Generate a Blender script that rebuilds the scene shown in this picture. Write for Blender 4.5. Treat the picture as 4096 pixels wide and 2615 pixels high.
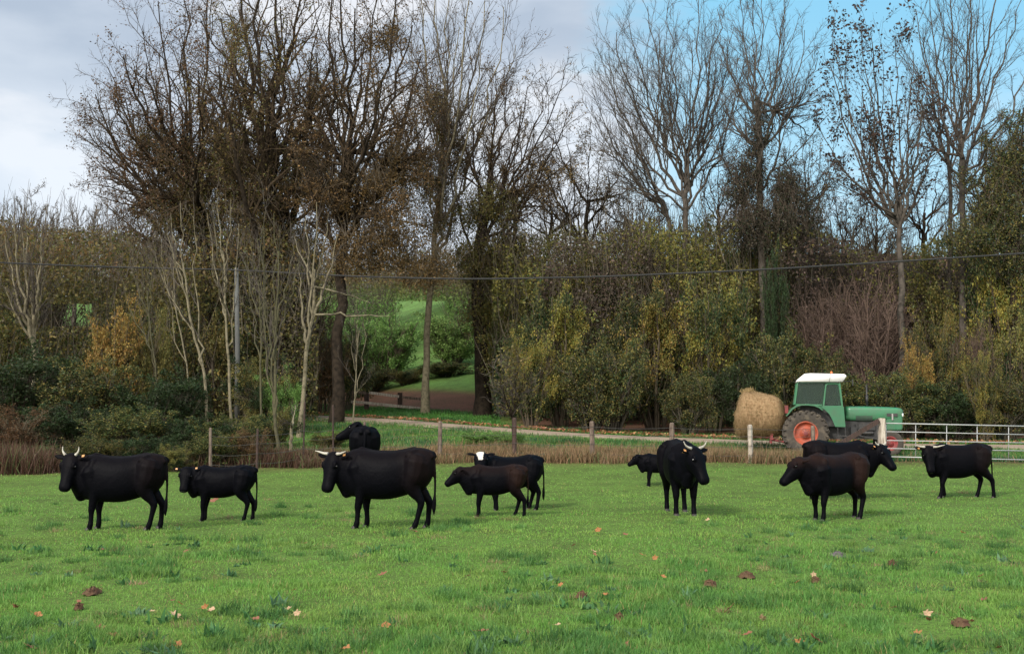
import bpy, bmesh, math, random
import numpy as np
from mathutils import Vector, Matrix

random.seed(5)
C = bpy.context.scene.collection
for o in list(bpy.data.objects): bpy.data.objects.remove(o)
SC = bpy.context.scene
R_ = math.radians

# ------------------------------------------------------------------ camera
F = 1150.0; HZ = 417.0; EYE = 1.9
PITCH = math.atan((HZ - 326.5) / F)
cam_d = bpy.data.cameras.new("camera"); cam = bpy.data.objects.new("camera", cam_d); C.objects.link(cam)
cam_d.sensor_width = 36; cam_d.lens = 36 * F / 1024
cam_d.clip_start = 0.1; cam_d.clip_end = 3000
cam.location = (0, 0, EYE); cam.rotation_euler = (math.pi / 2 + PITCH, 0, 0)
SC.camera = cam

# ------------------------------------------------------------------ world, sun
SUN_EL, SUN_AZ = 34, 215          # azimuth measured clockwise from +Y: behind the camera, to the left
SC.view_settings.view_transform = 'Standard'; SC.view_settings.look = 'None'
SC.view_settings.gamma = 1; SC.view_settings.exposure = 0.62
w = bpy.data.worlds.new("World"); SC.world = w; w.use_nodes = True
nt = w.node_tree; nt.nodes.clear()
def N(nt, t, **k):
    n = nt.nodes.new(t)
    for a, b in k.items():
        if a.startswith('i_'): n.inputs[a[2:].replace('_', ' ')].default_value = b
        else: setattr(n, a, b)
    return n
def L(nt, a, ao, b, bi): nt.links.new(a.outputs[ao], b.inputs[bi])
def mixc(nt, fac, a, b, bt='MIX'):
    m = nt.nodes.new('ShaderNodeMix'); m.data_type = 'RGBA'; m.blend_type = bt
    for idx, v in ((0, fac), (6, a), (7, b)):
        if isinstance(v, tuple) and len(v) == 2 and hasattr(v[0], 'outputs'): nt.links.new(v[0].outputs[v[1]], m.inputs[idx])
        elif isinstance(v, (int, float)): m.inputs[idx].default_value = v
        else: m.inputs[idx].default_value = (*v, 1) if len(v) == 3 else v
    return (m, 2)
def mth(nt, op, a, b=None, c=None, clamp=False):
    m = nt.nodes.new('ShaderNodeMath'); m.operation = op; m.use_clamp = clamp
    for i, v in enumerate((a, b, c)):
        if v is None: continue
        if isinstance(v, tuple): nt.links.new(v[0].outputs[v[1]], m.inputs[i])
        else: m.inputs[i].default_value = v
    return (m, 0)
def ramp(nt, src, stops):
    r = nt.nodes.new('ShaderNodeValToRGB'); e = r.color_ramp.elements
    while len(e) < len(stops): e.new(0.5)
    for el, (p, c) in zip(e, stops):
        el.position = p; el.color = (*c, 1) if len(c) == 3 else c
    nt.links.new(src[0].outputs[src[1]], r.inputs[0]); return (r, 0)
def smooth(nt, src, a, b):
    m = nt.nodes.new('ShaderNodeMapRange'); m.interpolation_type = 'SMOOTHSTEP'
    m.inputs['From Min'].default_value = a; m.inputs['From Max'].default_value = b
    nt.links.new(src[0].outputs[src[1]], m.inputs['Value']); return (m, 0)
sky = N(nt, 'ShaderNodeTexSky', sky_type='NISHITA', sun_disc=False, sun_elevation=R_(SUN_EL), sun_rotation=R_(SUN_AZ))
tc = N(nt, 'ShaderNodeTexCoord'); sep = N(nt, 'ShaderNodeSeparateXYZ'); L(nt, tc, 'Generated', sep, 0)
ysafe = mth(nt, 'MAXIMUM', (sep, 1), 0.05)
az = mth(nt, 'DIVIDE', (sep, 0), ysafe); elv = mth(nt, 'DIVIDE', (sep, 2), ysafe)
mp = N(nt, 'ShaderNodeMapping'); L(nt, tc, 'Generated', mp, 0); mp.inputs['Scale'].default_value = (1, 1, 2.6)
n1 = N(nt, 'ShaderNodeTexNoise', i_Scale=4.2, i_Detail=6.0, i_Roughness=0.5); L(nt, mp, 0, n1, 0)
n2 = N(nt, 'ShaderNodeTexNoise', i_Scale=7.5, i_Detail=6.0, i_Roughness=0.55); L(nt, mp, 0, n2, 0)
K = 10.0
cloudc = ramp(nt, (n1, 0), [(0.36, (.31*K, .37*K, .455*K)), (0.49, (.40*K, .455*K, .53*K)), (0.57, (.56*K, .58*K, .62*K))])
lowc = mixc(nt, mth(nt, 'MULTIPLY', smooth(nt, elv, 0.37, 0.16), .62), cloudc, (.56*K, .63*K, .70*K))
azn = mth(nt, 'ADD', az, mth(nt, 'MULTIPLY', mth(nt, 'SUBTRACT', (n2, 0), 0.5), 0.34))
azn = mth(nt, 'ADD', azn, mth(nt, 'MULTIPLY', elv, -0.12))
mcl = smooth(nt, azn, 0.16, 0.0)
crm = mth(nt, 'MULTIPLY', mth(nt, 'MULTIPLY', smooth(nt, az, -.10, .04), smooth(nt, elv, .34, .27)), smooth(nt, (n2, 0), .38, .56))
lowc = mixc(nt, mth(nt, 'MULTIPLY', crm, .85), lowc, (.60*K, .60*K, .61*K))
clear = mixc(nt, 0.86, (sky, 0), mixc(nt, smooth(nt, elv, 0.40, 0.08), (.19*K, .46*K, .64*K), (.40*K, .60*K, .70*K)))
puff = mixc(nt, mth(nt, 'MULTIPLY', smooth(nt, (n2, 0), 0.52, 0.66), smooth(nt, elv, .33, .18)), clear, (.48*K, .58*K, .68*K))
tot = mixc(nt, mcl, puff, lowc)
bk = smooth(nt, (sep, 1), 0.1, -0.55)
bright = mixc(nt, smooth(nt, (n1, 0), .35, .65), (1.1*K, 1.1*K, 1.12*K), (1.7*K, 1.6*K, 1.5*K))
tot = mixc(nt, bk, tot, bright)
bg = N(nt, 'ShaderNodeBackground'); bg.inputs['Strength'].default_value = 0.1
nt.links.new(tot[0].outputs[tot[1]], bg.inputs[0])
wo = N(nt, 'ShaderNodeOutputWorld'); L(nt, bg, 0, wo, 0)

sd = bpy.data.lights.new("sun", 'SUN'); sd.energy = 2.4; sd.angle = R_(9); sd.color = (1, .95, .86)
sun = bpy.data.objects.new("sun", sd); C.objects.link(sun)
_a = R_(SUN_AZ); _e = R_(SUN_EL)
sdir = Vector((math.sin(_a) * math.cos(_e), math.cos(_a) * math.cos(_e), math.sin(_e)))
sun.rotation_euler = sdir.to_track_quat('Z', 'Y').to_euler(); sun.location = sdir * 50

# ------------------------------------------------------------------ helpers
def P(px, py, Y):
    """point at world depth Y on the ray through a pixel of the 1024-wide photograph"""
    dx = (px - 512) / F; dz = (326.5 - py) / F
    y = math.cos(PITCH) - math.sin(PITCH) * dz; z = math.sin(PITCH) + math.cos(PITCH) * dz
    t = Y / y
    return np.array((dx * t, Y, EYE + z * t))
def XatY(px, Y): return P(px, 400, Y)[0]

def hash3(i, j, k, seed):
    n = (i * 374761393 + j * 668265263 + k * 2147483647 + seed * 974634777) & 0xffffffff
    n = ((n ^ (n >> 13)) * 1274126177) & 0xffffffff
    return ((n ^ (n >> 16)) & 0xffff) / 65535.0
def vnoise(x, y, z=None, scale=1.0, seed=0, octv=3):
    x = np.asarray(x, float) / scale; y = np.asarray(y, float) / scale
    z = np.zeros_like(x) if z is None else np.asarray(z, float) / scale
    tot = 0; amp = 1; s = 0
    for o in range(octv):
        xi = np.floor(x).astype(np.int64); yi = np.floor(y).astype(np.int64); zi = np.floor(z).astype(np.int64)
        fx = x - xi; fy = y - yi; fz = z - zi
        fx = fx*fx*(3-2*fx); fy = fy*fy*(3-2*fy); fz = fz*fz*(3-2*fz)
        v = 0
        for a in (0, 1):
            for b in (0, 1):
                for c in (0, 1):
                    v = v + hash3(xi+a, yi+b, zi+c, seed+o) * (fx if a else 1-fx) * (fy if b else 1-fy) * (fz if c else 1-fz)
        tot = tot + v * amp; s += amp; amp *= .5; x = x*2.03+7.1; y = y*2.03+3.3; z = z*2.03+1.7
    return tot / s

def mesh_np(name, V, quads=None, tris=None, col=None, smooth_=False):
    me = bpy.data.meshes.new(name)
    V = np.ascontiguousarray(V, np.float32).reshape(-1, 3)
    q = np.zeros((0, 4), np.int32) if quads is None else np.asarray(quads, np.int32).reshape(-1, 4)
    t = np.zeros((0, 3), np.int32) if tris is None else np.asarray(tris, np.int32).reshape(-1, 3)
    me.vertices.add(len(V)); me.vertices.foreach_set('co', V.ravel())
    nl = q.size + t.size
    me.loops.add(nl); me.loops.foreach_set('vertex_index', np.concatenate([q.ravel(), t.ravel()]))
    np_ = len(q) + len(t)
    me.polygons.add(np_)
    st = np.concatenate([np.arange(len(q)) * 4, q.size + np.arange(len(t)) * 3]).astype(np.int32)
    me.polygons.foreach_set('loop_start', st)
    try: me.polygons.foreach_set('loop_total', np.concatenate([np.full(len(q), 4), np.full(len(t), 3)]).astype(np.int32))
    except Exception: pass
    me.polygons.foreach_set('use_smooth', np.full(np_, smooth_))
    if col is not None:
        a = me.color_attributes.new('Col', 'FLOAT_COLOR', 'POINT')
        c = np.ones((len(V), 4), np.float32); c[:, :3] = col
        a.data.foreach_set('color', c.ravel())
    me.update(calc_edges=True)
    return me
def link(name, me, mat, parent=None):
    o = bpy.data.objects.new(name, me); C.objects.link(o)
    if mat is not None and len(me.materials) == 0: me.materials.append(mat)
    if parent is not None: o.parent = parent
    return o
def tag(o, label=None, cat=None, group=None, kind=None):
    if label: o['label'] = label
    if cat: o['category'] = cat
    if group: o['group'] = group
    if kind: o['kind'] = kind
    return o
def empty(name, loc, rz=0, label=None, cat=None, group=None, s=1.0):
    o = bpy.data.objects.new(name, None); C.objects.link(o)
    o.location = loc; o.rotation_euler = (0, 0, rz); o.scale = (s, s, s); o.empty_display_size = .2
    return tag(o, label, cat, group)

# ------------------------------------------------------------------ materials
def mat(name, base, rough=.7, noise=None, bump=None, metal=0, spec=.5, coat=0, stretch=None):
    """noise=(scale, colour2, lo, hi) ; bump=(scale,strength)"""
    m = bpy.data.materials.new(name); m.use_nodes = True; t = m.node_tree
    b = t.nodes['Principled BSDF']
    b.inputs['Base Color'].default_value = (*base, 1); b.inputs['Roughness'].default_value = rough
    b.inputs['Metallic'].default_value = metal; b.inputs['Specular IOR Level'].default_value = spec
    b.inputs['Coat Weight'].default_value = coat
    tc = N(t, 'ShaderNodeTexCoord'); mp = N(t, 'ShaderNodeMapping'); L(t, tc, 'Object', mp, 0)
    if stretch: mp.inputs['Scale'].default_value = stretch
    if noise:
        n = N(t, 'ShaderNodeTexNoise', i_Scale=noise[0], i_Detail=6.0, i_Roughness=.6); L(t, mp, 0, n, 0)
        c = mixc(t, smooth(t, (n, 0), noise[2], noise[3]), base, noise[1])
        t.links.new(c[0].outputs[c[1]], b.inputs['Base Color'])
    if bump:
        n = N(t, 'ShaderNodeTexNoise', i_Scale=bump[0], i_Detail=4.0); L(t, mp, 0, n, 0)
        bp = N(t, 'ShaderNodeBump'); bp.inputs['Strength'].default_value = bump[1]; bp.inputs['Distance'].default_value = .02
        L(t, n, 0, bp, 'Height'); L(t, bp, 0, b, 'Normal')
    return m
def leafmat(name, trans=.4, rough=.55, spec=.3):
    m = bpy.data.materials.new(name); m.use_nodes = True; t = m.node_tree
    b = t.nodes['Principled BSDF']; out = t.nodes['Material Output']
    a = N(t, 'ShaderNodeAttribute', attribute_name='Col')
    oi = N(t, 'ShaderNodeObjectInfo')
    hs = N(t, 'ShaderNodeHueSaturation'); L(t, a, 0, hs, 'Color')
    v = mth(t, 'MULTIPLY_ADD', (oi, 'Random'), .3, .85); t.links.new(v[0].outputs[0], hs.inputs['Value'])
    h = mth(t, 'MULTIPLY_ADD', (oi, 'Random'), .03, .485); t.links.new(h[0].outputs[0], hs.inputs['Hue'])
    L(t, hs, 0, b, 'Base Color'); b.inputs['Roughness'].default_value = rough; b.inputs['Specular IOR Level'].default_value = spec
    if trans > 0:
        tr = N(t, 'ShaderNodeBsdfTranslucent'); L(t, hs, 0, tr, 'Color')
        mx = N(t, 'ShaderNodeMixShader'); mx.inputs[0].default_value = trans
        L(t, b, 0, mx, 1); L(t, tr, 0, mx, 2); L(t, mx, 0, out, 0)
    return m
M = {}
M['leaf'] = leafmat('leaves'); M['blade'] = leafmat('grass blades', .3, .5, .25)
M['twigcol'] = leafmat('twigs', 0, .85, .1)
M['bark_dark'] = mat('dark bark', (.032, .024, .017), .9, (5, (.014, .011, .008), .4, .65), (14, .5), spec=.1)
M['bark_brown'] = mat('brown twigs', (.062, .044, .027), .9, (5, (.03, .022, .014), .4, .65), None, spec=.1)
M['bark_grey'] = mat('grey bark', (.085, .072, .06), .9, (4, (.04, .036, .03), .4, .65), (14, .5), spec=.1)
M['bark_pale'] = mat('pale bark', (.19, .165, .11), .85, (6, (.09, .08, .05), .42, .68), (14, .5), spec=.1)
M['bark_green'] = mat('mossy bark', (.085, .08, .045), .9, (5, (.06, .055, .035), .4, .65), (14, .5), spec=.1)
M['wood_old'] = mat('weathered wood', (.17, .13, .10), .9, (3, (.07, .045, .035), .35, .65), (10, .6), stretch=(6, 6, .8))
M['wood_dark'] = mat('dark wood', (.055, .03, .024), .9, (3, (.03, .02, .015), .35, .65), (10, .6), stretch=(6, 6, .8))
M['wood_pale'] = mat('silvered wood', (.48, .43, .36), .9, (3, (.2, .16, .13), .35, .7), (10, .6), stretch=(6, 6, .8))
M['wood_grey'] = mat('grey pole', (.09, .095, .09), .85, (3, (.08, .08, .075), .35, .7), (10, .4), stretch=(6, 6, .5))
M['galv'] = mat('galvanised steel', (.36, .37, .37), .5, (9, (.32, .32, .31), .4, .65), metal=.25)
M['wire'] = mat('wire', (.12, .11, .10), .5, metal=.6)
M['cable'] = mat('black cable', (.015, .015, .015), .6)

# ------------------------------------------------------------------ terrain
_rx = np.array([-60, -40, -22.3, -15.3, -11.06, -5.06, 0, 3.87, 7.96, 12.34, 14.4, 18.25, 40, 80.])
_ry = np.array([110, 90, 75, 67, 60, 52, 47.5, 45.8, 45.0, 44.6, 44.4, 44.2, 43.5, 43])
_rz = np.array([4.5, 3.6, 2.8, 2.25, 1.95, 1.70, 1.33, 1.10, .96, .83, .80, .75, .74, .74])
_fx = np.array([-60, -18, -10, -2, 5, 20, 60.]); _fy = np.array([33, 34, 35.5, 36.5, 37, 37, 37.]); _fz = np.array([.1, .15, .3, .45, .46, .42, .42])
def smooth_interp(x, xs, ys):
    return (np.interp(x-1.5, xs, ys) + np.interp(x, xs, ys)*2 + np.interp(x+1.5, xs, ys)) / 4
def roadY(x): return smooth_interp(x, _rx, _ry)
def gz(x, y):
    x = np.asarray(x, float); y = np.asarray(y, float)
    ry = roadY(x); rz = smooth_interp(x, _rx, _rz); fy = np.interp(x, _fx, _fy); fz = np.interp(x, _fx, _fz)
    HW = 1.7; za = rz - .08; zb = rz + .08
    t1 = np.clip((y - 27) / (fy - 27), 0, 1); z1 = fz * t1 * t1
    t2 = np.clip((y - fy) / (ry - HW - fy), 0, 1); z2 = fz + (za - fz) * np.where(x > 5, t2 * t2 * .9 + .1 * t2, t2)
    t3 = np.clip((y - ry + HW) / (2 * HW), 0, 1); z3 = za + (zb - za) * t3
    d = np.maximum(y - ry - HW, 0)
    z4 = zb + d * .05 + np.maximum(d - 16, 0) * .16
    z4 = np.where(z4 > 26, 26 + (z4 - 26) * .12, z4)
    z = np.where(y < fy, z1, np.where(y < ry - HW, z2, np.where(y < ry + HW, z3, z4)))
    onr = np.clip(np.abs(y - ry) / 1.7 - 1, 0, 1)
    z = z + (vnoise(x, y, scale=2.2, seed=3, octv=3) - .5) * .10 * onr * np.clip((60 - y)/20, .3, 1) + (vnoise(x, y, scale=30, seed=8, octv=2) - .5) * np.clip((y - 80) / 60, 0, 1) * 5
    return z
def sheet(name, xs, ys, zf, m, attr=None):
    X, Y = np.meshgrid(xs, ys); Z = zf(X, Y)
    V = np.stack([X, Y, Z], -1).reshape(-1, 3); nx, ny = len(xs), len(ys)
    i = np.arange(nx - 1)[None] + np.arange(ny - 1)[:, None] * nx
    q = np.stack([i, i + 1, i + nx + 1, i + nx], -1).reshape(-1, 4)
    c = None if attr is None else attr(V[:, 0], V[:, 1])
    me = mesh_np(name, V, q, col=c, smooth_=True); return link(name, me, m)
def ax(a, b, s0, lo, hi, s1):  # fine between lo..hi, growing outside
    v = list(np.arange(lo, hi + 1e-6, s0)); s = s0
    while v[-1] < b: s *= 1.25; v.append(min(v[-1] + s, b))
    s = s0
    while v[0] > a: s *= 1.25; v.insert(0, max(v[0] - s, a))
    return np.array(v)
gm = bpy.data.materials.new('pasture ground'); gm.use_nodes = True; t = gm.node_tree; b = t.nodes['Principled BSDF']
tcn = N(t, 'ShaderNodeTexCoord'); a = N(t, 'ShaderNodeAttribute', attribute_name='Col')
nn = N(t, 'ShaderNodeTexNoise', i_Scale=.8, i_Detail=8.0, i_Roughness=.7); L(t, tcn, 'Object', nn, 0)
nf = N(t, 'ShaderNodeTexNoise', i_Scale=12.0, i_Detail=5.0, i_Roughness=.7); L(t, tcn, 'Object', nf, 0)
c = mixc(t, smooth(t, (nn, 0), .35, .7), (a, 0), mixc(t, .5, (a, 0), (.05, .045, .02)))
c = mixc(t, smooth(t, (nf, 0), .3, .7), mixc(t, .55, c, (.02, .02, .01)), c)
t.links.new(c[0].outputs[c[1]], b.inputs['Base Color']); b.inputs['Roughness'].default_value = .95; b.inputs['Specular IOR Level'].default_value = .1
bp = N(t, 'ShaderNodeBump', ); bp.inputs['Strength'].default_value = .6; bp.inputs['Distance'].default_value = .05; L(t, nf, 0, bp, 'Height'); L(t, bp, 0, b, 'Normal')
def gcol(x, y):
    ry = roadY(x); d = y - ry
    c = np.tile(np.array((.13, .22, .045)), (len(x), 1))
    fy = np.interp(x, _fx, _fy)
    dry = np.clip(1 - np.abs(y - fy - 1.0) / 2.2, 0, 1)[:, None]
    c = c * (1 - dry) + np.array((.14, .09, .045)) * dry
    # brown leaf litter under the wood
    pxx = x / np.maximum(y, 1) * F + 512
    rt = np.clip((pxx - 505) / 20, 0, 1) * np.clip((d - 3.5) / 2, 0, 1)
    mid = np.clip((pxx - 300) / 30, 0, 1) * np.clip((d - 11.5) / 2, 0, 1) * np.clip((24 - d) / 2, 0, 1) * (pxx < 530)
    lf = np.clip((300 - pxx) / 30, 0, 1) * np.clip((y - 37) / 2, 0, 1) * np.clip((110 - y) / 10, 0, 1) * .8
    k = np.clip(np.maximum(np.maximum(rt, mid), lf), 0, 1)[:, None]
    c = c * (1 - k) + np.array((.17, .08, .055)) * k
    far = np.clip((d - 23) / 2, 0, 1)[:, None] * (pxx < 560)[:, None]
    c = c * (1 - far) + np.array((.13, .25, .06)) * far
    return c
g = sheet('ground', ax(-700, 700, .45, -34, 34, 1), ax(-40, 1500, .45, 4, 84, 1), gz, gm, gcol); tag(g, kind='structure')

# road
rm = mat('track surface', (.31, .24, .18), .95, (1.3, (.22, .165, .12), .35, .7), (30, .6), spec=.15)
xs = np.arange(-60, 80, .5); us = np.linspace(-1.6, 1.6, 7)
ry = roadY(xs); dx = np.gradient(xs); dy = np.gradient(ry); ln = np.hypot(dx, dy); nx, ny = -dy / ln, dx / ln
edge = (vnoise(xs, xs*0, scale=1.5, seed=5) - .5) * .5
X = xs[:, None] + nx[:, None] * (us[None] * (1 + edge[:, None] * .3)); Y = ry[:, None] + ny[:, None] * (us[None] * (1 + edge[:, None] * .3))
Z = gz(X, Y) + .045 - .03 * (np.abs(us)[None] / 1.6) ** 2
V = np.stack([X, Y, Z], -1).reshape(-1, 3); n = len(us)
i = np.arange(n - 1)[None] + np.arange(len(xs) - 1)[:, None] * n
me = mesh_np('road', V, np.stack([i, i + n, i + n + 1, i + 1], -1).reshape(-1, 4), smooth_=True)
tag(link('road', me, rm), kind='structure')

# ------------------------------------------------------------------ blades (grass of all kinds)
def blades(name, label, cat, XY, h, wid, col, lean=.45, seed=1, curl=1.0):
    rg = np.random.default_rng(seed); n = len(XY)
    x, y = XY[:, 0], XY[:, 1]; z = gz(x, y) - .02
    B = np.stack([x, y, z], -1)
    th = rg.uniform(0, 2*np.pi, n); wd = np.stack([np.cos(th), np.sin(th), 0*th], -1)
    ph = rg.uniform(0, 2*np.pi, n); ln = np.abs(rg.normal(0, lean, n)) + .05
    ld = np.stack([np.cos(ph) * ln, np.sin(ph) * ln, np.ones(n)], -1); ld /= np.linalg.norm(ld, axis=1)[:, None]
    ld2 = ld + np.stack([np.cos(ph), np.sin(ph), -.25 * np.ones(n)], -1) * (ln * curl)[:, None]; ld2 /= np.linalg.norm(ld2, axis=1)[:, None]
    hh = h[:, None]; ww = wd * wid[:, None] * .5
    m = B + ld * hh * .55; tp = m + ld2 * hh * .5
    V = np.stack([B - ww, B + ww, m - ww * .8, m + ww * .8, tp], 1).reshape(-1, 3)
    k = np.arange(n) * 5
    q = np.stack([k, k+1, k+3, k+2], -1); tr = np.stack([k+2, k+3, k+4], -1)
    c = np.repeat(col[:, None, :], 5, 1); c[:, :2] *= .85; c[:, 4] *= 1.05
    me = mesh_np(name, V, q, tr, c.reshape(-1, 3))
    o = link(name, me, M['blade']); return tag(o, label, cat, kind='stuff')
def pal(rg, n, cols, w=None, var=.18):
    cols = np.array(cols); i = rg.choice(len(cols), n, p=w); j = rg.choice(len(cols), n, p=w); f = rg.random(n)[:, None] * .4
    c = cols[i] * (1 - f) + cols[j] * f
    return np.clip(c * (1 + rg.normal(0, var, (n, 1))), .003, 1)

rg = np.random.default_rng(11)
def field_pts(n, Y0, Y1, p=2, margin=1.12):
    u = rg.random(n); Y = 1 / (1/Y0 - u * (1/Y0 - 1/Y1)) if p == 2 else Y0 + u * (Y1 - Y0)
    X = rg.uniform(-1, 1, n) * (512 / F * margin) * Y + rg.normal(0, .3, n)
    return X, Y
n = 430000
X, Y = field_pts(n, 7.2, 37)
fy = np.interp(X, _fx, _fy); k = Y < fy + .3; X, Y = X[k], Y[k]; n = len(X)
t1 = vnoise(X, Y * .8, scale=.75, seed=21, octv=4) * .75 + vnoise(X, Y, scale=3.5, seed=22, octv=2) * .25; t2 = vnoise(X, Y, scale=3.2, seed=31, octv=3); t3 = vnoise(X, Y, scale=.45, seed=41, octv=2)
tuss = np.clip((t1 - .50) / .2, 0, 1) * np.clip((20 - Y) / 6, .25, 1)
h = (.028 + .035 * t3 + .075 * tuss * (.5 + t3)) * rg.uniform(.6, 1.3, n)
wid = np.maximum(.0052, .00052 * Y) * rg.uniform(.7, 1.5, n) * (1 + .3*tuss)
base = np.array((.152, .300, .052)); dark = np.array((.072, .175, .042)); yel = np.array((.26, .30, .075)); straw = np.array((.30, .24, .10))
f = np.clip(tuss * .8 + (t2 - .5) * .8, 0, 1)[:, None]; fy_ = np.clip((t3 - .5) * 1.6 + (.5 - t2), 0, .8)[:, None]
col = base * (1 - f) + dark * f; col = col * (1 - fy_ * .6) + yel * fy_ * .6
sm = (rg.random(n) < .035 + .05 * (t1 < .4)); col[sm] = straw
col *= (1 + rg.normal(0, .11, (n, 1))); col = np.clip(col, .005, 1)
blades('grass', 'short green pasture grass with darker tussocks', 'grass', np.stack([X, Y], -1), h, wid, col, seed=2)

# taller tufts and broad-leaved weeds scattered in the pasture
rg2 = np.random.default_rng(17)
def tufts(name, label, nt_, nb, Y1, hr_, wr_, spread_, cols, seed, lean, w0):
    rg_ = np.random.default_rng(seed); u = rg_.random(nt_); Yc = 1 / (1/7.2 - u * (1/7.2 - 1/Y1)); Xc = rg_.uniform(-1, 1, nt_) * .5 * Yc
    keep = vnoise(Xc, Yc, scale=2.2, seed=77, octv=3) > .43; Xc, Yc = Xc[keep], Yc[keep]; m = len(Xc); sz = rg_.uniform(.5, 1.3, m)
    i = rg_.integers(0, m, m * nb); X = Xc[i] + rg_.normal(0, spread_, len(i)) * sz[i]; Y = Yc[i] + rg_.normal(0, spread_, len(i)) * sz[i]
    tc_ = pal(rg_, m, cols, var=.12)[i]; c = np.clip(tc_ * (1 + rg_.normal(0, .15, (len(i), 1))), .005, 1)
    blades(name, label, 'grass', np.stack([X, Y], -1), rg_.uniform(*hr_, len(i)) * sz[i], np.maximum(rg_.uniform(*wr_, len(i)), w0 * Y), c, lean=lean, seed=seed, curl=1.3)
tufts('grass_tufts', 'taller dark green grass tufts standing in the pasture', 900, 90, 26, (.07, .16), (.006, .011), .085, [(.05, .14, .035), (.075, .18, .045), (.10, .22, .055), (.15, .27, .06)], 91, .5, .0005)
tufts('weeds', 'low broad-leaved weeds in the pasture', 260, 14, 20, (.07, .15), (.03, .05), .04, [(.045, .13, .04), (.07, .17, .06), (.09, .18, .09)], 92, .9, .001)
tufts('straw_tufts', 'withered yellowish grass tufts in the pasture', 260, 50, 30, (.06, .11), (.004, .008), .07, [(.26, .22, .10), (.20, .20, .08), (.30, .22, .12)], 93, .7, .0004)
# verge between fence and track, and beyond the track
n = 110000
u = rg.random(n); X = rg.uniform(-26, 26, n); ryX = roadY(X); fyX = np.interp(X, _fx, _fy)
a_ = fyX + .8; b_ = ryX - 1.45; Y = a_ + u * (b_ - a_)
k = (np.abs(X / Y * F) < 560); X, Y = X[k], Y[k]; n = len(X)
t1 = vnoise(X, Y, scale=1.6, seed=51); f = np.clip((t1 - .4) * 3, 0, 1)[:, None]
h = (.10 + .22 * np.clip(t1 - .35, 0, 1)) * rg.uniform(.6, 1.5, n)
col = (np.array((.10, .20, .04)) * (1 - f) + np.array((.04, .105, .04)) * f) * (1 + rg.normal(0, .2, (n, 1)))
sm = rg.random(n) < .12; col[sm] = (.22, .18, .08); col = np.clip(col, .004, 1)
blades('verge_grass', 'longer rough green grass between the wire fence and the track', 'grass', np.stack([X, Y], -1), h, rg.uniform(.015, .032, n), col, seed=3)
n = 90000
X = rg.uniform(-32, 26, n); Y = roadY(X) + 1.45 + rg.random(n) ** 1.4 * 12.5
pxx = X / Y * F + 512
k = (np.abs(pxx - 512) < 560) & ~((pxx > 500) & (Y - roadY(X) > 4.5)); X, Y = X[k], Y[k]; n = len(X)
t1 = vnoise(X, Y, scale=2, seed=61); f = np.clip((t1 - .35) * 2.5, 0, 1)[:, None]
col = (np.array((.07, .18, .03)) * (1 - f) + np.array((.04, .10, .03)) * f) * (1 + rg.normal(0, .2, (n, 1))); col = np.clip(col, .004, 1)
blades('bank_grass', 'green grass on the bank behind the track', 'grass', np.stack([X, Y], -1), rg.uniform(.06, .2, n), rg.uniform(.02, .04, n), col, seed=4)

# dry straw-coloured strip along the fence
n = 95000
X = rg.uniform(-20, 22, n); lft = X < -4
Y = np.interp(X, _fx, _fy) + rg.normal(.9, .95, n)
k = Y > np.interp(X, _fx, _fy) - .6 + vnoise(X, X*0, scale=.8, seed=9) * 1.0; X, Y = X[k], Y[k]
k = ~((X > 11.6) & (rg.random(len(X)) < .985)) & ~((X < -8.5) & (X > -14.0) & (rg.random(len(X)) < .6)); X, Y = X[k], Y[k]; n = len(X)
t1 = vnoise(X, Y, scale=1.1, seed=71); t2 = vnoise(X, Y, scale=5, seed=72)
h = (.16 + .42 * t1) * rg.uniform(.5, 1.25, n) * np.where(X < -6, 1.15, 1.0) * np.where(X < -13.6, 1.8, 1.0)
f = np.clip((t2 - .3) * 2, 0, 1)[:, None]
lf = np.clip((-3 - X) / 4, 0, 1)[:, None]
col = (np.array((.30, .19, .10)) * f + np.array((.20, .15, .08)) * (1 - f)) * (1 - lf) + np.array((.105, .06, .038)) * lf
gr = rg.random(n) < .14; col[gr] = (.10, .14, .05)
col = np.clip(col * (1 + rg.normal(0, .25, (n, 1))), .01, 1)
blades('dry_grass', 'dead straw-brown grass along the foot of the wire fence', 'dry grass', np.stack([X, Y], -1), h, rg.uniform(.012, .026, n), col, lean=.28, seed=5)

# leaf litter along the far side of the track
n = 5200
X = rg.uniform(-20, 26, n); Y = roadY(X) + 1.55 + np.abs(rg.normal(0, .5, n)) * 1.1
kk = rg.random(n) < .5 + .5 * vnoise(X, Y, scale=2.5, seed=81); X, Y = X[kk], Y[kk]; n = len(X)
def leaf_quads(Pts, size, rg, aspect=.6, flat=0.0, hang=0.0):
    n = len(Pts); u = rg.normal(0, 1, (n, 3)); u[:, 2] *= (1 - flat); u[:, 2] -= hang
    u /= np.linalg.norm(u, axis=1)[:, None] + 1e-9
    v = rg.normal(0, 1, (n, 3)); v[:, 2] *= (1 - flat); v -= (v * u).sum(1)[:, None] * u; v /= np.linalg.norm(v, axis=1)[:, None] + 1e-9
    s = np.asarray(size).reshape(-1, 1)
    V = np.stack([Pts - u*s*.5, Pts + v*s*.5*aspect - u*s*.05, Pts + u*s*.55, Pts - v*s*.5*aspect - u*s*.05], 1).reshape(-1, 3)
    k = np.arange(n) * 4; return V, np.stack([k, k+1, k+2, k+3], -1)
Pt = np.stack([X, Y, gz(X, Y) + rg.uniform(.05, .14, n)], -1)
V, q = leaf_quads(Pt, rg.uniform(.08, .17, n), rg, .8, .6)
cc = pal(rg, n, [(.42, .20, .09), (.30, .11, .05), (.50, .34, .16), (.2, .09, .05)])
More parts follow.
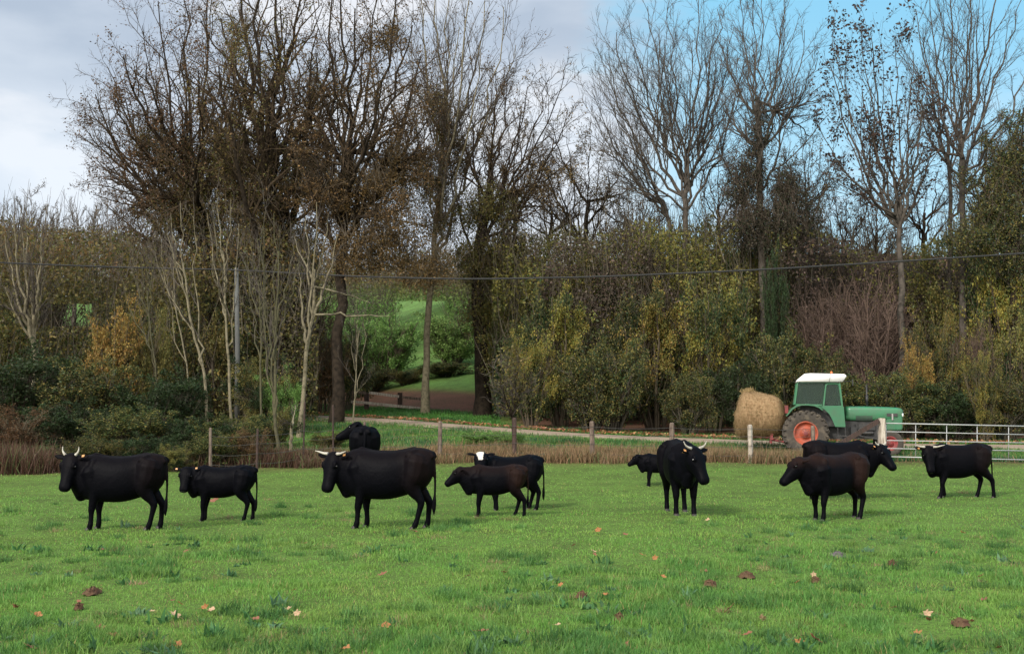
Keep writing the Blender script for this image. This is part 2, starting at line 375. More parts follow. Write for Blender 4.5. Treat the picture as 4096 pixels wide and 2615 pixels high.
tag(link('leaf_litter', mesh_np('leaf_litter', V, q, col=np.repeat(cc, 4, 0)), M['leaf']), 'orange and brown fallen leaves drifted along the far edge of the track', 'leaf litter', kind='stuff')

# ------------------------------------------------------------------ tubes, trees
def tubes(Pn, Rn, k=5):
    """Pn (B,n,3), Rn (B,n) -> verts, quads"""
    B, n, _ = Pn.shape
    T = np.gradient(Pn, axis=1); T /= np.linalg.norm(T, axis=2)[..., None] + 1e-9
    mean = Pn[:, -1] - Pn[:, 0]; ref = np.where(np.abs(mean[:, 2:3]) > np.abs(mean[:, 0:1]), np.array([[1., .13, 0]]), np.array([[0, .1, 1.]]))
    U = np.cross(T, ref[:, None, :]); U /= np.linalg.norm(U, axis=2)[..., None] + 1e-9
    W = np.cross(T, U); a = np.arange(k) * 2 * np.pi / k
    V = Pn[:, :, None] + (U[:, :, None] * np.cos(a)[:, None] + W[:, :, None] * np.sin(a)[:, None]) * Rn[:, :, None, None]
    idx = np.arange(B * n * k).reshape(B, n, k)
    A = idx[:, :-1]; D = idx[:, 1:]
    q = np.stack([A, np.roll(A, -1, 2), np.roll(D, -1, 2), D], -1).reshape(-1, 4)
    return V.reshape(-1, 3), q
class MB:
    def __init__(s): s.V = []; s.Q = []; s.T = []; s.c = []; s.n = 0
    def add(s, V, q=None, t=None, col=None):
        s.V.append(V)
        if q is not None and len(q): s.Q.append(np.asarray(q) + s.n)
        if t is not None and len(t): s.T.append(np.asarray(t) + s.n)
        if col is not None:
            col = np.asarray(col, float); s.c.append(np.tile(col, (len(V), 1)) if col.ndim == 1 else col)
        s.n += len(V)
    def mesh(s, name, smooth_=False):
        return mesh_np(name, np.concatenate(s.V), np.concatenate(s.Q) if s.Q else None, np.concatenate(s.T) if s.T else None,
                       np.concatenate(s.c) if s.c else None, smooth_)
    def build(s, name, m, parent=None, smooth_=False): return link(name, s.mesh(name, smooth_), m, parent)
def grow(S, D, Ln, R0, n, up=.3, jit=.18, rg=None, tip=.25):
    B = len(S); Pn = np.zeros((B, n, 3)); Pn[:, 0] = S; d = D / np.linalg.norm(D, axis=1)[:, None]
    st = (Ln / (n - 1))[:, None]
    for i in range(1, n):
        d = d + rg.normal(0, jit, (B, 3)) + np.array((0, 0, up / (n-1))); d /= np.linalg.norm(d, axis=1)[:, None]
        Pn[:, i] = Pn[:, i-1] + d * st
    Rn = R0[:, None] * np.linspace(1, tip, n)[None]
    return Pn, Rn
def kids(Pn, Rn, K, t0, t1, ang, lf, rf, rg, Lpar, minL=.2):
    B, n, _ = Pn.shape; t = np.clip(t0 + (t1 - t0) * (np.arange(K)[None] + rg.random((B, K))) / K, 0, .999)
    f = t * (n - 1); i = f.astype(int); fr = (f - i)[..., None]; b = np.arange(B)[:, None]
    pos = Pn[b, i] * (1 - fr) + Pn[b, i+1] * fr; tan = Pn[b, i+1] - Pn[b, i]; tan /= np.linalg.norm(tan, axis=2)[..., None] + 1e-9
    r = Rn[b, i] * (1 - fr[..., 0]) + Rn[b, i+1] * fr[..., 0]
    v = rg.normal(0, 1, (B, K, 3)); v -= (v * tan).sum(2)[..., None] * tan; v /= np.linalg.norm(v, axis=2)[..., None] + 1e-9
    a = R_(ang) * rg.uniform(.6, 1.35, (B, K, 1))
    d = tan * np.cos(a) + v * np.sin(a)
    Lc = np.maximum(Lpar[:, None] * lf * (1.15 - .65 * t) * rg.uniform(.6, 1.3, (B, K)), minL)
    return pos.reshape(-1, 3), d.reshape(-1, 3), Lc.ravel(), (r * rf).ravel()
def bez(p0, p1, p2, p3, n):
    t = np.linspace(0, 1, n)[:, None]; return (1-t)**3*p0 + 3*(1-t)**2*t*p1 + 3*(1-t)*t*t*p2 + t**3*p3
def d2p(l): return [(a * .4254, b * .4254) for a, b in l]

def fan_tree(name, label, trunk, Y, r0, targets, forks=(.55, 1.0), seed=1, bark='bark_dark', k1=9, k2=6, k3=4, tw=.012, leaves=None,
             spread=2.2, rl=None, extra=None, a1=32, cat='tree', bulge=.35, nlimb=1, leafsize=.1, twigcol=None):
    """trunk and targets are points seen in the photograph (2407-wide view); targets are ends of main limbs"""
    rg = np.random.default_rng(seed)
    tp = [P(a, b, Y) for a, b in d2p(trunk)]
    base = np.array((tp[0][0], Y, 0)); base[2] = gz(base[0], base[1]) - .1
    tp[0] = base.copy(); tp = np.array(tp)
    tt = np.linspace(0, 1, len(tp)); ss = np.linspace(0, 1, 14)
    tr = np.stack([np.interp(ss, tt, tp[:, i]) for i in range(3)], -1); tr[1:-1] = (tr[:-2] + tr[1:-1]*2 + tr[2:]) / 4
    tr[1:] += rg.normal(0, min(.05, r0 * .22), (13, 3)); rr = r0 * np.linspace(1, .55, 14); rr[0] *= 1.45; rr[1] *= 1.1
    root = empty(name, base, label=label, cat=cat)
    o = -base
    tk = MB(); V, q = tubes((tr + o)[None], rr[None], 12); tk.add(V, q)
    targets = [t for t in targets for _ in range(nlimb)]
    nT = len(targets); limbs = []; lr = []
    for i, (a, b) in enumerate(d2p(targets)):
        f = forks[0] + (forks[1] - forks[0]) * rg.random(); st_i = f * 13; i0 = int(min(st_i, 12)); p0 = tr[i0] + (tr[i0+1] - tr[i0]) * (st_i - i0)
        e = P(a + rg.normal(0, 3), b + rg.normal(0, 3), Y + rg.normal(0, spread)); v = e - p0
        side = np.array((v[0], v[1], 0)); ln = np.linalg.norm(v)
        p1 = p0 + side * bulge + np.array((0, 0, v[2] * .16)); p2 = p0 + side * (.74 + .1 * rg.random()) + np.array((0, 0, v[2] * .58))
        c = bez(p0, p1, p2, e, 12); c[1:-1] += rg.normal(0, ln * .011, (10, 3)); limbs.append(c)
        r = (rl or r0 * .42) * (.7 + .5 * rg.random()); lr.append(r * np.linspace(1, .2, 12))
    Lm = np.array(limbs); Lr = np.array(lr); V, q = tubes(Lm + o, Lr, 7); tk.add(V, q)
    tk.build('trunk', M[bark], root, True)
    ll = np.linalg.norm(Lm[:, -1] - Lm[:, 0], axis=1)
    cr = MB(); pts = []
    s, d, l, r = kids(Lm, Lr, k1, .18, .98, a1, .42, .62, rg, ll, .5)
    messy = bark == 'bark_dark'
    P1, R1 = grow(s, d, l, np.maximum(r, tw * 1.5), 6, .08 if messy else .35, .22 if messy else .10, rg, .3); V, q = tubes(P1 + o, R1, 5); cr.add(V, q)
    s, d, l, r = kids(P1, R1, k2, .12, 1, 48 if messy else 34, .48, .65, rg, l, .35)
    P2, R2 = grow(s, d, l, np.maximum(r, tw * 1.0), 4, .12 if messy else .3, .22 if messy else .13, rg, .4); V, q = tubes(P2 + o, R2, 3); cr.add(V, q)
    s, d, l, r = kids(P2, R2, k3 + (0 if messy else 2), .1, 1, 44 if messy else 36, .55, .7, rg, l, .22)
    P3, R3 = grow(s, d, l, np.maximum(r, tw * .7), 3, .2, .16, rg, .5); V, q = tubes(P3 + o, R3, 3); cr.add(V, q)
    cr.build('crown', M[twigcol or ('bark_brown' if bark == 'bark_dark' else bark)], root)
    if leaves:
        dens, cols = leaves
        pool = np.concatenate([P2.reshape(-1, 3), P3.reshape(-1, 3)])
        keep = vnoise(pool[:, 0], pool[:, 1], pool[:, 2], scale=1.3, seed=seed) + rg.normal(0, .06, len(pool))
        pool = pool[keep > np.quantile(keep, 1 - min(dens, 1))]
        if dens > 1: pool = np.repeat(pool, int(dens), 0)
        pool = pool + rg.normal(0, .12, pool.shape); nL = len(pool)
        V, q = leaf_quads(pool + o, rg.uniform(.6, 1.4, nL) * leafsize, rg, .6, 0, .3)
        link('leaves', mesh_np('leaves', V, q, col=np.repeat(pal(rg, nL, cols), 4, 0)), M['leaf'], root)
    if extra:
        for (nm, clumps, nl, cols, ls) in extra: leaf_cloud(nm, clumps, nl, cols, ls, Y, root, o, rg)
    return root
def leaf_cloud(nm, clumps, nl, cols, ls, Y, root, o, rg):
    """clumps: (disp x, disp y, rx, ry) ellipses, leaves in sub-clumps, fine twigs through it"""
    pts = []; wgt = np.array([c[2] * c[3] for c in clumps], float); wgt /= wgt.sum()
    for (cx, cy, rx, ry), wq in zip(clumps, wgt):
        m = int(nl * wq); c = P(cx * .4254, cy * .4254, Y); k = .4254 * Y / F
        ns = max(6, int(m / 70)); u = rg.normal(0, 1, (ns, 3)); u /= np.linalg.norm(u, axis=1)[:, None]; u *= rg.random((ns, 1)) ** .4
        sc = u * np.array((rx * k, min(rx * k, 2.2), ry * k)) + c
        idx = rg.integers(0, ns, m); pts.append(sc[idx] + rg.normal(0, 1, (m, 3)) * rg.uniform(.1, .45, (ns, 1))[idx])
    pts = np.concatenate(pts); n = len(pts)
    V, q = leaf_quads(pts + o, rg.uniform(.6, 1.4, n) * ls, rg, .6, 0, .2)
    mb = MB(); mb.add(V, q, None, np.repeat(pal(rg, n, cols), 4, 0))
    s = pts[rg.integers(0, n, n // 14)]; d = rg.normal(0, .5, s.shape) + np.array((0, 0, .8))
    Pn, Rn = grow(s, d, rg.uniform(.4, 1.3, len(s)), np.full(len(s), .012), 3, .2, .2, rg, .5); V, q = tubes(Pn + o, Rn, 3)
    mb.add(V, q, None, pal(rg, len(V), [(.09, .07, .05), (.14, .11, .08)], var=.1))
    mb.build(nm, M['leaf'], root)

BR = [(.15, .085, .035), (.11, .068, .028), (.19, .115, .045), (.08, .055, .026)]
OL = [(.125, .125, .038), (.16, .14, .036), (.075, .09, .03), (.20, .15, .045)]
YG = [(.22, .18, .036), (.16, .16, .036), (.11, .13, .034), (.24, .165, .04)]
DG = [(.022, .046, .015), (.034, .066, .020), (.016, .030, .011), (.040, .050, .018)]
GR = [(.15, .27, .06), (.10, .20, .05), (.19, .29, .08)]
OR = [(.28, .18, .045), (.22, .14, .04), (.18, .15, .045), (.26, .13, .04)]
TW = [(.075, .06, .042), (.05, .04, .03), (.11, .09, .06)]
PU = [(.085, .055, .048), (.12, .08, .062), (.06, .042, .034)]
IV = [(.02, .04, .018), (.035, .06, .025), (.05, .06, .03)]

fan_tree('bare_tree', 'leftmost tree of the tall group, bare branches spreading out over open sky',
    [(500, 1000), (490, 700), (478, 520), (455, 430)], 57, .34, [(205, 300), (212, 255), (225, 215), (250, 165), (290, 125), (335, 62), (375, 8), (430, -60), (490, -80), (225, 370), (240, 430), (300, 230), (350, 150), (560, -40), (250, 330), (420, 60), (540, 120), (580, 230), (470, 160), (260, 250), (390, 260), (600, 330), (330, 390), (280, 470)],
    (.38, 1), 1, 'bark_dark', 11, 7, 4, .010, (.4, BR), 2.6, .12, [('dead_leaves', [(380, 340, 55, 45), (450, 400, 90, 70), (500, 500, 110, 70), (420, 500, 80, 60), (540, 380, 60, 60)], 28000, BR + OL, .10)])
fan_tree('dark_oak', 'thick dark-trunked tree with brown withered leaves, second of the tall group from the left',
    [(660, 1000), (655, 700), (648, 560), (642, 430), (632, 330)], 55, .36, [(545, 160), (525, 30), (560, -70), (605, -120), (650, -120), (700, -90), (735, 60), (750, 150), (560, 260), (600, 130), (690, 180), (500, 330), (720, 330), (470, 230), (520, 160), (780, 230), (800, 120), (480, 420), (770, 400), (640, 30), (680, 300)],
    (.33, 1), 2, 'bark_dark', 10, 6, 4, .010, (.5, BR + OL), 2.6, .17, [('dead_leaves', [(560, 390, 70, 70), (700, 430, 80, 60), (600, 490, 100, 70), (660, 570, 110, 60), (560, 90, 25, 40)], 26000, BR + OL, .10)])
fan_tree('dark_oak', 'dark crooked tree with russet leaf clumps, third of the tall group from the left',
    [(790, 1000), (797, 760), (803, 560), (815, 440), (828, 330)], 53, .27, [(740, 120), (765, -60), (820, -110), (880, -90), (935, -50), (985, 60), (965, 180), (935, 280), (985, 130), (710, 380), (990, 340), (860, 100), (900, 180), (700, 200), (680, 60), (720, 290), (1010, 240), (1010, 430), (690, 460), (960, 480), (830, 20)],
    (.33, 1), 3, 'bark_dark', 10, 6, 4, .010, (.5, BR), 2.6, .14, [('dead_leaves', [(880, 460, 90, 70), (930, 560, 90, 60), (780, 480, 80, 70), (850, 590, 100, 60), (930, 400, 50, 60), (905, 90, 35, 40), (990, 630, 80, 45)], 32000, BR, .10)])
fan_tree('slender_tree', 'tall slender pale-trunked tree with upright bare shoots right of the dark oaks',
    [(1000, 962), (1004, 760), (1018, 600), (1035, 420), (1048, 250)], 61, .19, [(962, 60), (985, -60), (1020, -100), (1060, -120), (1100, -100), (1140, -40), (1175, 20), (1207, 100), (1198, 180), (975, 230), (1130, 120), (1085, 60), (1030, 80)],
    (.5, 1), 4, 'bark_pale', 8, 5, 3, .011, (.15, BR), 1.2, .08, [('dead_leaves', [(1040, 280, 45, 60), (1060, 370, 55, 70), (1000, 430, 60, 70), (1010, 230, 40, 40), (1040, 520, 60, 60)], 20000, OL + BR, .09)], 22, twigcol='bark_grey')
fan_tree('ivy_tree', 'stout dark-trunked tree with dense fan of bare branches right of the slender pale trunk',
    [(1135, 915), (1130, 800), (1118, 660), (1135, 540), (1150, 450)], 60, .40, [(1082, 250), (1112, 190), (1160, 150), (1200, 155), (1240, 190), (1290, 190), (1333, 170), (1345, 250), (1310, 320), (1062, 380), (1330, 390), (1220, 260), (1150, 260)],
    (.55, 1), 6, 'bark_dark', 10, 6, 4, .013, (.25, BR), 1.6, .11, [('dead_leaves', [(1150, 490, 80, 60), (1110, 620, 70, 60), (1190, 600, 80, 60), (1130, 740, 36, 70)], 24000, OL, .10)])
fan_tree('bare_tree', 'low twiggy bare tree in the gap between the two tallest groups',
    [(1385, 1000), (1380, 700), (1375, 560), (1385, 470)], 66, .2, [(1262, 330), (1300, 300), (1340, 300), (1380, 285), (1420, 320), (1470, 370), (1245, 420), (1490, 430), (1430, 410), (1320, 400)],
    (.5, 1), 7, 'bark_dark', 9, 6, 4, .013, (.25, BR + OL), 1.6, .08)
fan_tree('bare_tree', 'tall bare tree with wide fan of fine branches against blue sky',
    [(1614, 1000), (1612, 700), (1611, 520), (1610, 415)], 60, .21, [(1400, 200), (1410, 125), (1445, 85), (1490, 48), (1530, 15), (1590, 0), (1640, 5), (1690, 28), (1730, 65), (1750, 140), (1745, 210), (1500, 150), (1560, 90), (1620, 90), (1680, 130)],
    (.72, 1), 8, 'bark_grey', 11, 6, 4, .010, None, 1.4, .085, None, 26)
fan_tree('bare_tree', 'leaning bare stem immediately left of the tall straight fan-branched tree',
    [(1590, 1000), (1583, 700), (1575, 520), (1558, 470)], 62, .16, [(1390, 205), (1392, 280), (1440, 170), (1480, 250), (1420, 370), (1450, 300), (1500, 320)],
    (.7, 1), 9, 'bark_grey', 9, 6, 4, .010, None, 1.4, .07, None, 26)
fan_tree('ivy_tree', 'tall narrow bare tree with ivy-dark lower trunk right of the big fan-shaped tree',
    [(1800, 1000), (1795, 700), (1788, 500), (1785, 330), (1780, 230)], 57, .22, [(1702, 110), (1740, 10), (1768, -60), (1800, -60), (1850, -10), (1885, 70), (1925, 140), (1930, 230), (1905, 320), (1700, 250), (1695, 340), (1830, 100), (1770, 90)],
    (.5, 1), 10, 'bark_grey', 11, 5, 4, .010, None, 1.3, .08, [('ivy', [(1785, 340, 24, 90), (1765, 400, 34, 60), (1745, 480, 50, 90), (1850, 450, 45, 80), (1870, 520, 60, 80), (1800, 540, 110, 60)], 34000, IV + TW + TW, .09)], 24)
fan_tree('leafy_tree', 'slim forked tree still holding dark tufts of dead leaves against blue sky',
    [(2122, 1000), (2120, 700), (2116, 560), (2112, 500)], 52, .17, [(1945, 140), (1965, 95), (2010, 62), (2060, 75), (2110, 88), (2150, 120), (1952, 220), (1932, 300), (1985, 385), (2170, 220), (2190, 330), (2080, 200), (2020, 200)],
    (.75, 1), 11, 'bark_grey', 7, 4, 3, .010, (.55, [(.05, .04, .03), (.08, .05, .035)]), 1.2, .075, None, 30, leafsize=.15)
fan_tree('bare_tree', 'tall open-branched bare tree at the right edge rising out of the top of the picture',
    [(2265, 1000), (2263, 600), (2262, 420), (2258, 330)], 54, .19, [(2150, 25), (2170, -60), (2230, -100), (2290, -100), (2350, -80), (2400, -20), (2425, 80), (2430, 200), (2142, 130), (2380, 300), (2165, 330), (2290, 60), (2330, 160)],
    (.6, 1), 12, 'bark_grey', 7, 5, 3, .010, None, 1.3, .085, None, 28)
fan_tree('bare_tree', 'slim bare trunk hard against the right-hand edge beside the open-branched tree',
    [(2225, 1000), (2230, 700), (2235, 520), (2228, 330)], 56, .14, [(2180, 60), (2210, -40), (2250, 0), (2270, 100), (2160, 200), (2300, 220), (2200, 150)],
    (.6, 1), 13, 'bark_grey', 7, 5, 3, .010, None, 1.3, .06, None, 24)
fan_tree('ivy_tree', 'ivy-clad tree at the right edge forming a dark green column above the shrubs',
    [(2385, 1000), (2390, 700), (2392, 500), (2390, 420)], 52, .25, [(2330, 330), (2370, 290), (2410, 280), (2450, 320), (2300, 420), (2480, 400), (2300, 500)],
    (.5, 1), 14, 'bark_dark', 9, 6, 4, .013, (2, IV + OL), 1.6, .1, [('ivy', [(2390, 400, 60, 60), (2370, 500, 90, 70), (2300, 560, 80, 50), (2420, 620, 70, 70)], 26000, IV + OL, .10)])
# smaller bare trees filling the skyline
for (bx, Y, top, wd, sd, lab) in [
    (1210, 70, 330, 90, 21, 'small bare tree between the stout dark tree and the low twiggy tree'),
    (1290, 72, 380, 90, 22, 'small bare tree just left of the low twiggy tree'),
    (1490, 70, 420, 90, 23, 'small bare tree below the left-hand branches of the big fan-shaped tree'),
    (1690, 68, 360, 80, 24, 'small bare tree between the big fan-shaped tree and the ivy-clad narrow one'),
    (1900, 66, 330, 80, 25, 'small bare tree right of the tall narrow ivy-clad tree'),
    (1985, 68, 440, 90, 26, 'small bare tree under the left side of the slim forked tree'),
    (2060, 70, 430, 80, 27, 'small bare tree close behind the slim forked tree trunk'),
    (2170, 66, 380, 80, 28, 'small bare tree between the slim forked tree and the pair of right-hand trunks'),
    (2310, 64, 330, 80, 29, 'small bare tree left of the ivy-clad tree at the right edge'),
    (70, 110, 462, 80, 31, 'pale twiggy tree on the skyline at the far left'),
    (170, 100, 480, 80, 32, 'twiggy tree on the skyline below the broad spreading tree'),
    (270, 95, 470, 70, 33, 'twiggy tree on the skyline right of the pale skyline tree, under the lowest spreading limbs')]:
    h = 900 - top
    tg = [(bx + wd * math.sin(a) * random.uniform(.8, 1.1), top + (1 - math.cos(a)) * 90 + random.uniform(-8, 15)) for a in np.linspace(-1.5, 1.5, 9)]
    zg = None
    fan_tree('small_bare_tree', lab, [(bx, 1000), (bx + 3, 620), (bx, top + 190), (bx + random.uniform(-8, 8), top + 120)], Y, .14 * Y / 65, tg, (.4, 1), sd,
             'bark_dark' if sd < 30 else 'bark_grey', 7, 5, 4, .013 * Y / 62, (.3, BR) if sd % 2 else None, 1.6, .06)

# thin pale-barked saplings in front at the left
def sapling(label, pts, Y, r0, targets, seed, bark='bark_pale', leaves=None, name='pale_sapling', k=(4, 2, 2), forks=(.25, .95)):
    return fan_tree(name, label, [(a / .4254, b / .4254) for a, b in pts], Y, r0 * .72, [(a / .4254, b / .4254) for a, b in targets], forks, seed, bark, k[0], k[1], k[2], .008, leaves, .8, r0 * .5, None, 24, bulge=.25, twigcol='bark_grey')
sapling('pale multi-stemmed tree with bare upright stems at the far left', [(36, 400), (34, 350), (32, 325)], 50, .16, [(5, 230), (14, 215), (22, 205), (32, 212), (42, 220), (52, 240), (48, 270), (2, 285)], 41, k=(6, 4, 3), forks=(.6, 1))
sapling('pale sapling leaning left from the hedge bottom, left of the grey pole', [(208, 400), (206, 375), (197, 345), (190, 320), (186, 285), (183, 262)], 44, .085, [(165, 225), (172, 212), (182, 205), (190, 215), (160, 262), (170, 240)], 42)
sapling('thin upright pale sapling beside the grey pole', [(233, 400), (229, 370), (226, 325), (225, 280), (223, 250)], 44, .08, [(208, 215), (216, 200), (222, 190), (232, 200), (238, 222), (210, 250)], 43)
sapling('thin curved sapling at the field edge, right of the smaller black cow', [(280, 457), (275, 425), (275, 390), (276, 350), (272, 310)], 38.5, .09, [(255, 240), (262, 225), (270, 215), (282, 222), (290, 240), (258, 262), (300, 255)], 44, 'bark_green')
sapling('pale sapling with one long branch arching right over the track', [(299, 425), (303, 395), (306, 360), (310, 330), (315, 300), (314, 270)], 46, .13, [(300, 235), (308, 215), (316, 205), (325, 215), (334, 240), (392, 312), (298, 260), (372, 300)], 45)
sapling('slender young tree with a single side fork standing on the near verge of the track', [(352, 430), (355, 395), (357, 350), (359, 330)], 49, .05, [(368, 371), (352, 300), (360, 296), (368, 305), (349, 312)], 46, k=(4, 3, 2))
sapling('thin pale sapling behind the leaning one, left of it', [(192, 405), (188, 370), (180, 330), (172, 290)], 46, .05, [(150, 240), (160, 230), (168, 222), (178, 230)], 47)
sapling('thin greenish sapling between the grey pole and the arching one', [(262, 420), (260, 370), (262, 320), (258, 280)], 43, .06, [(242, 230), (250, 218), (258, 210), (268, 225), (246, 250)], 48, 'bark_green')
sapling('thin bare sapling among the hedge right of the orange shrub', [(158, 410), (156, 370), (150, 330), (147, 290)], 47, .06, [(130, 232), (140, 225), (150, 220), (160, 232), (128, 262)], 49, 'bark_green')
sapling('small broom-shaped thorn tree growing beside a fence post in the middle of the fence', [(514, 452), (513, 425), (513, 412)], 40.0, .07, [(500, 372), (505, 362), (511, 358), (517, 360), (523, 368), (528, 380), (497, 385)], 50, 'bark_dark', (.35, OL), 'thorn_tree', (7, 4, 3), (.6, 1))
sapling('short dead stump-like trunk among the brown undergrowth left of the cow behind', [(291, 460), (291, 440), (292, 424)], 37.5, .10, [(290, 416), (294, 410)], 51, 'bark_pale', None, 'dead_trunk', (2, 2, 1), (.9, 1))

# ------------------------------------------------------------------ shrubs: variants with parts, then copies
def make_bush(seed, cols, nleaf, ls, twigs, tcols, gap=.45, nst=22, upright=.6, cols2=None):
    rg = np.random.default_rng(seed)
    st = MB(); B = nst; a = rg.uniform(0, 2*np.pi, B); el = rg.uniform(.2, 1, B)
    D = np.stack([np.cos(a) * el * (1.1 - upright), np.sin(a) * el * (1.1 - upright), np.full(B, .9)], -1)
    S = np.stack([np.cos(a) * .08, np.sin(a) * .08, np.full(B, -.02)], -1)
    ln = rg.uniform(.6, 1.0, B)
    P0, R0 = grow(S, D, ln, rg.uniform(.009, .02, B), 7, .15, .08, rg, .3); V, q = tubes(P0, R0, 5); st.add(V, q, None, pal(rg, len(V), tcols, var=.06))
    s, d, l, r = kids(P0, R0, twigs, .15, 1, 36, .42, .6, rg, ln, .05)
    P1, R1 = grow(s, d, l, np.maximum(r, .003), 4, .1, .14, rg, .4); V, q = tubes(P1, R1, 3); st.add(V, q, None, pal(rg, len(V), tcols, var=.06))
    s, d, l, r = kids(P1, R1, 4, .1, 1, 40, .5, .7, rg, l, .03)
    P2, R2 = grow(s, d, l, np.maximum(r, .002), 3, .1, .18, rg, .5); V, q = tubes(P2, R2, 3); st.add(V, q, None, pal(rg, len(V), tcols, var=.06))
    ms = st.mesh('stems'); ms.materials.append(M['twigcol'])
    pool = np.concatenate([P1.reshape(-1, 3), P2.reshape(-1, 3), P2.reshape(-1, 3)])
    nz = vnoise(pool[:, 0], pool[:, 1], pool[:, 2], scale=.14, seed=seed, octv=2)
    pool = pool[nz > np.quantile(nz, gap)]
    pt = pool[rg.integers(0, len(pool), nleaf)] + rg.normal(0, .022, (nleaf, 3))
    V, q = leaf_quads(pt, rg.uniform(.6, 1.5, nleaf) * ls, rg, .65)
    cn = vnoise(pt[:, 0], pt[:, 1], pt[:, 2], scale=.25, seed=seed + 5, octv=2)
    c = pal(rg, nleaf, cols); o2 = np.roll(np.array(cols), 1, 0)
    if cols2: c = np.where((cn + rg.normal(0, .04, nleaf) > .5)[:, None], c, pal(rg, nleaf, cols2))
    c = c * (0.75 + .7 * cn[:, None])
    ml = mesh_np('foliage', V, q, col=np.repeat(c, 4, 0)); ml.materials.append(M['leaf'])
    ext = np.abs(P1[..., :2]).max(); return ms, ml, max(P1[..., 2].max(), pt[:, 2].max()), np.quantile(np.hypot(pt[:, 0], pt[:, 1]), .97)
BV = {
 'yellow': make_bush(101, YG, 34000, .018, 10, TW, cols2=OL + DG),
 'yellow2': make_bush(102, YG, 34000, .018, 10, TW, .5, cols2=DG + OL + DG),
 'olive': make_bush(103, OL, 34000, .018, 10, TW, .4),
 'olive2': make_bush(104, OL, 34000, .018, 10, TW, .4, cols2=DG),
 'dark': make_bush(105, DG, 28000, .022, 9, [(.05, .045, .035), (.07, .06, .045)], .3),
 'dark2': make_bush(106, DG + OL, 28000, .022, 9, [(.05, .045, .035), (.07, .06, .045)], .35),
 'green': make_bush(107, GR, 24000, .022, 9, TW, .3, upright=.5),
 'orange': make_bush(108, OR, 22000, .021, 9, TW, .25, upright=.8),
 'purple': make_bush(109, PU, 3500, .014, 16, PU, .5, 34, .9),
 'brown': make_bush(110, BR, 20000, .020, 13, TW, .4, 28),
 'twiggy': make_bush(111, TW + OL, 9000, .018, 16, TW, .5, 34, .85),
}
def shrub(kind, px, top, wpx, Y, label, name=None, dz=0, cat='shrub'):
    ms, ml, hh, rr = BV[kind]; x = XatY(px, Y); z = float(gz(x, Y)) - .05 + dz
    ht = max(P(px, top, Y)[2] - z, .4); wd = wpx * Y / F / 2
    r = empty(name or {'yellow': 'hazel_shrub', 'yellow2': 'hazel_shrub', 'olive': 'olive_shrub', 'olive2': 'olive_shrub', 'dark': 'evergreen_shrub', 'dark2': 'evergreen_shrub',
        'green': 'willow_shrub', 'orange': 'orange_shrub', 'purple': 'bare_shrub', 'brown': 'brown_shrub', 'twiggy': 'bare_shrub'}[kind], (x, Y, z), random.uniform(0, 6.28), label, cat)
    r.scale = (wd / rr, wd / rr, ht / hh)
    link('stems', ms, None, r); link('foliage', ml, None, r)
    return r
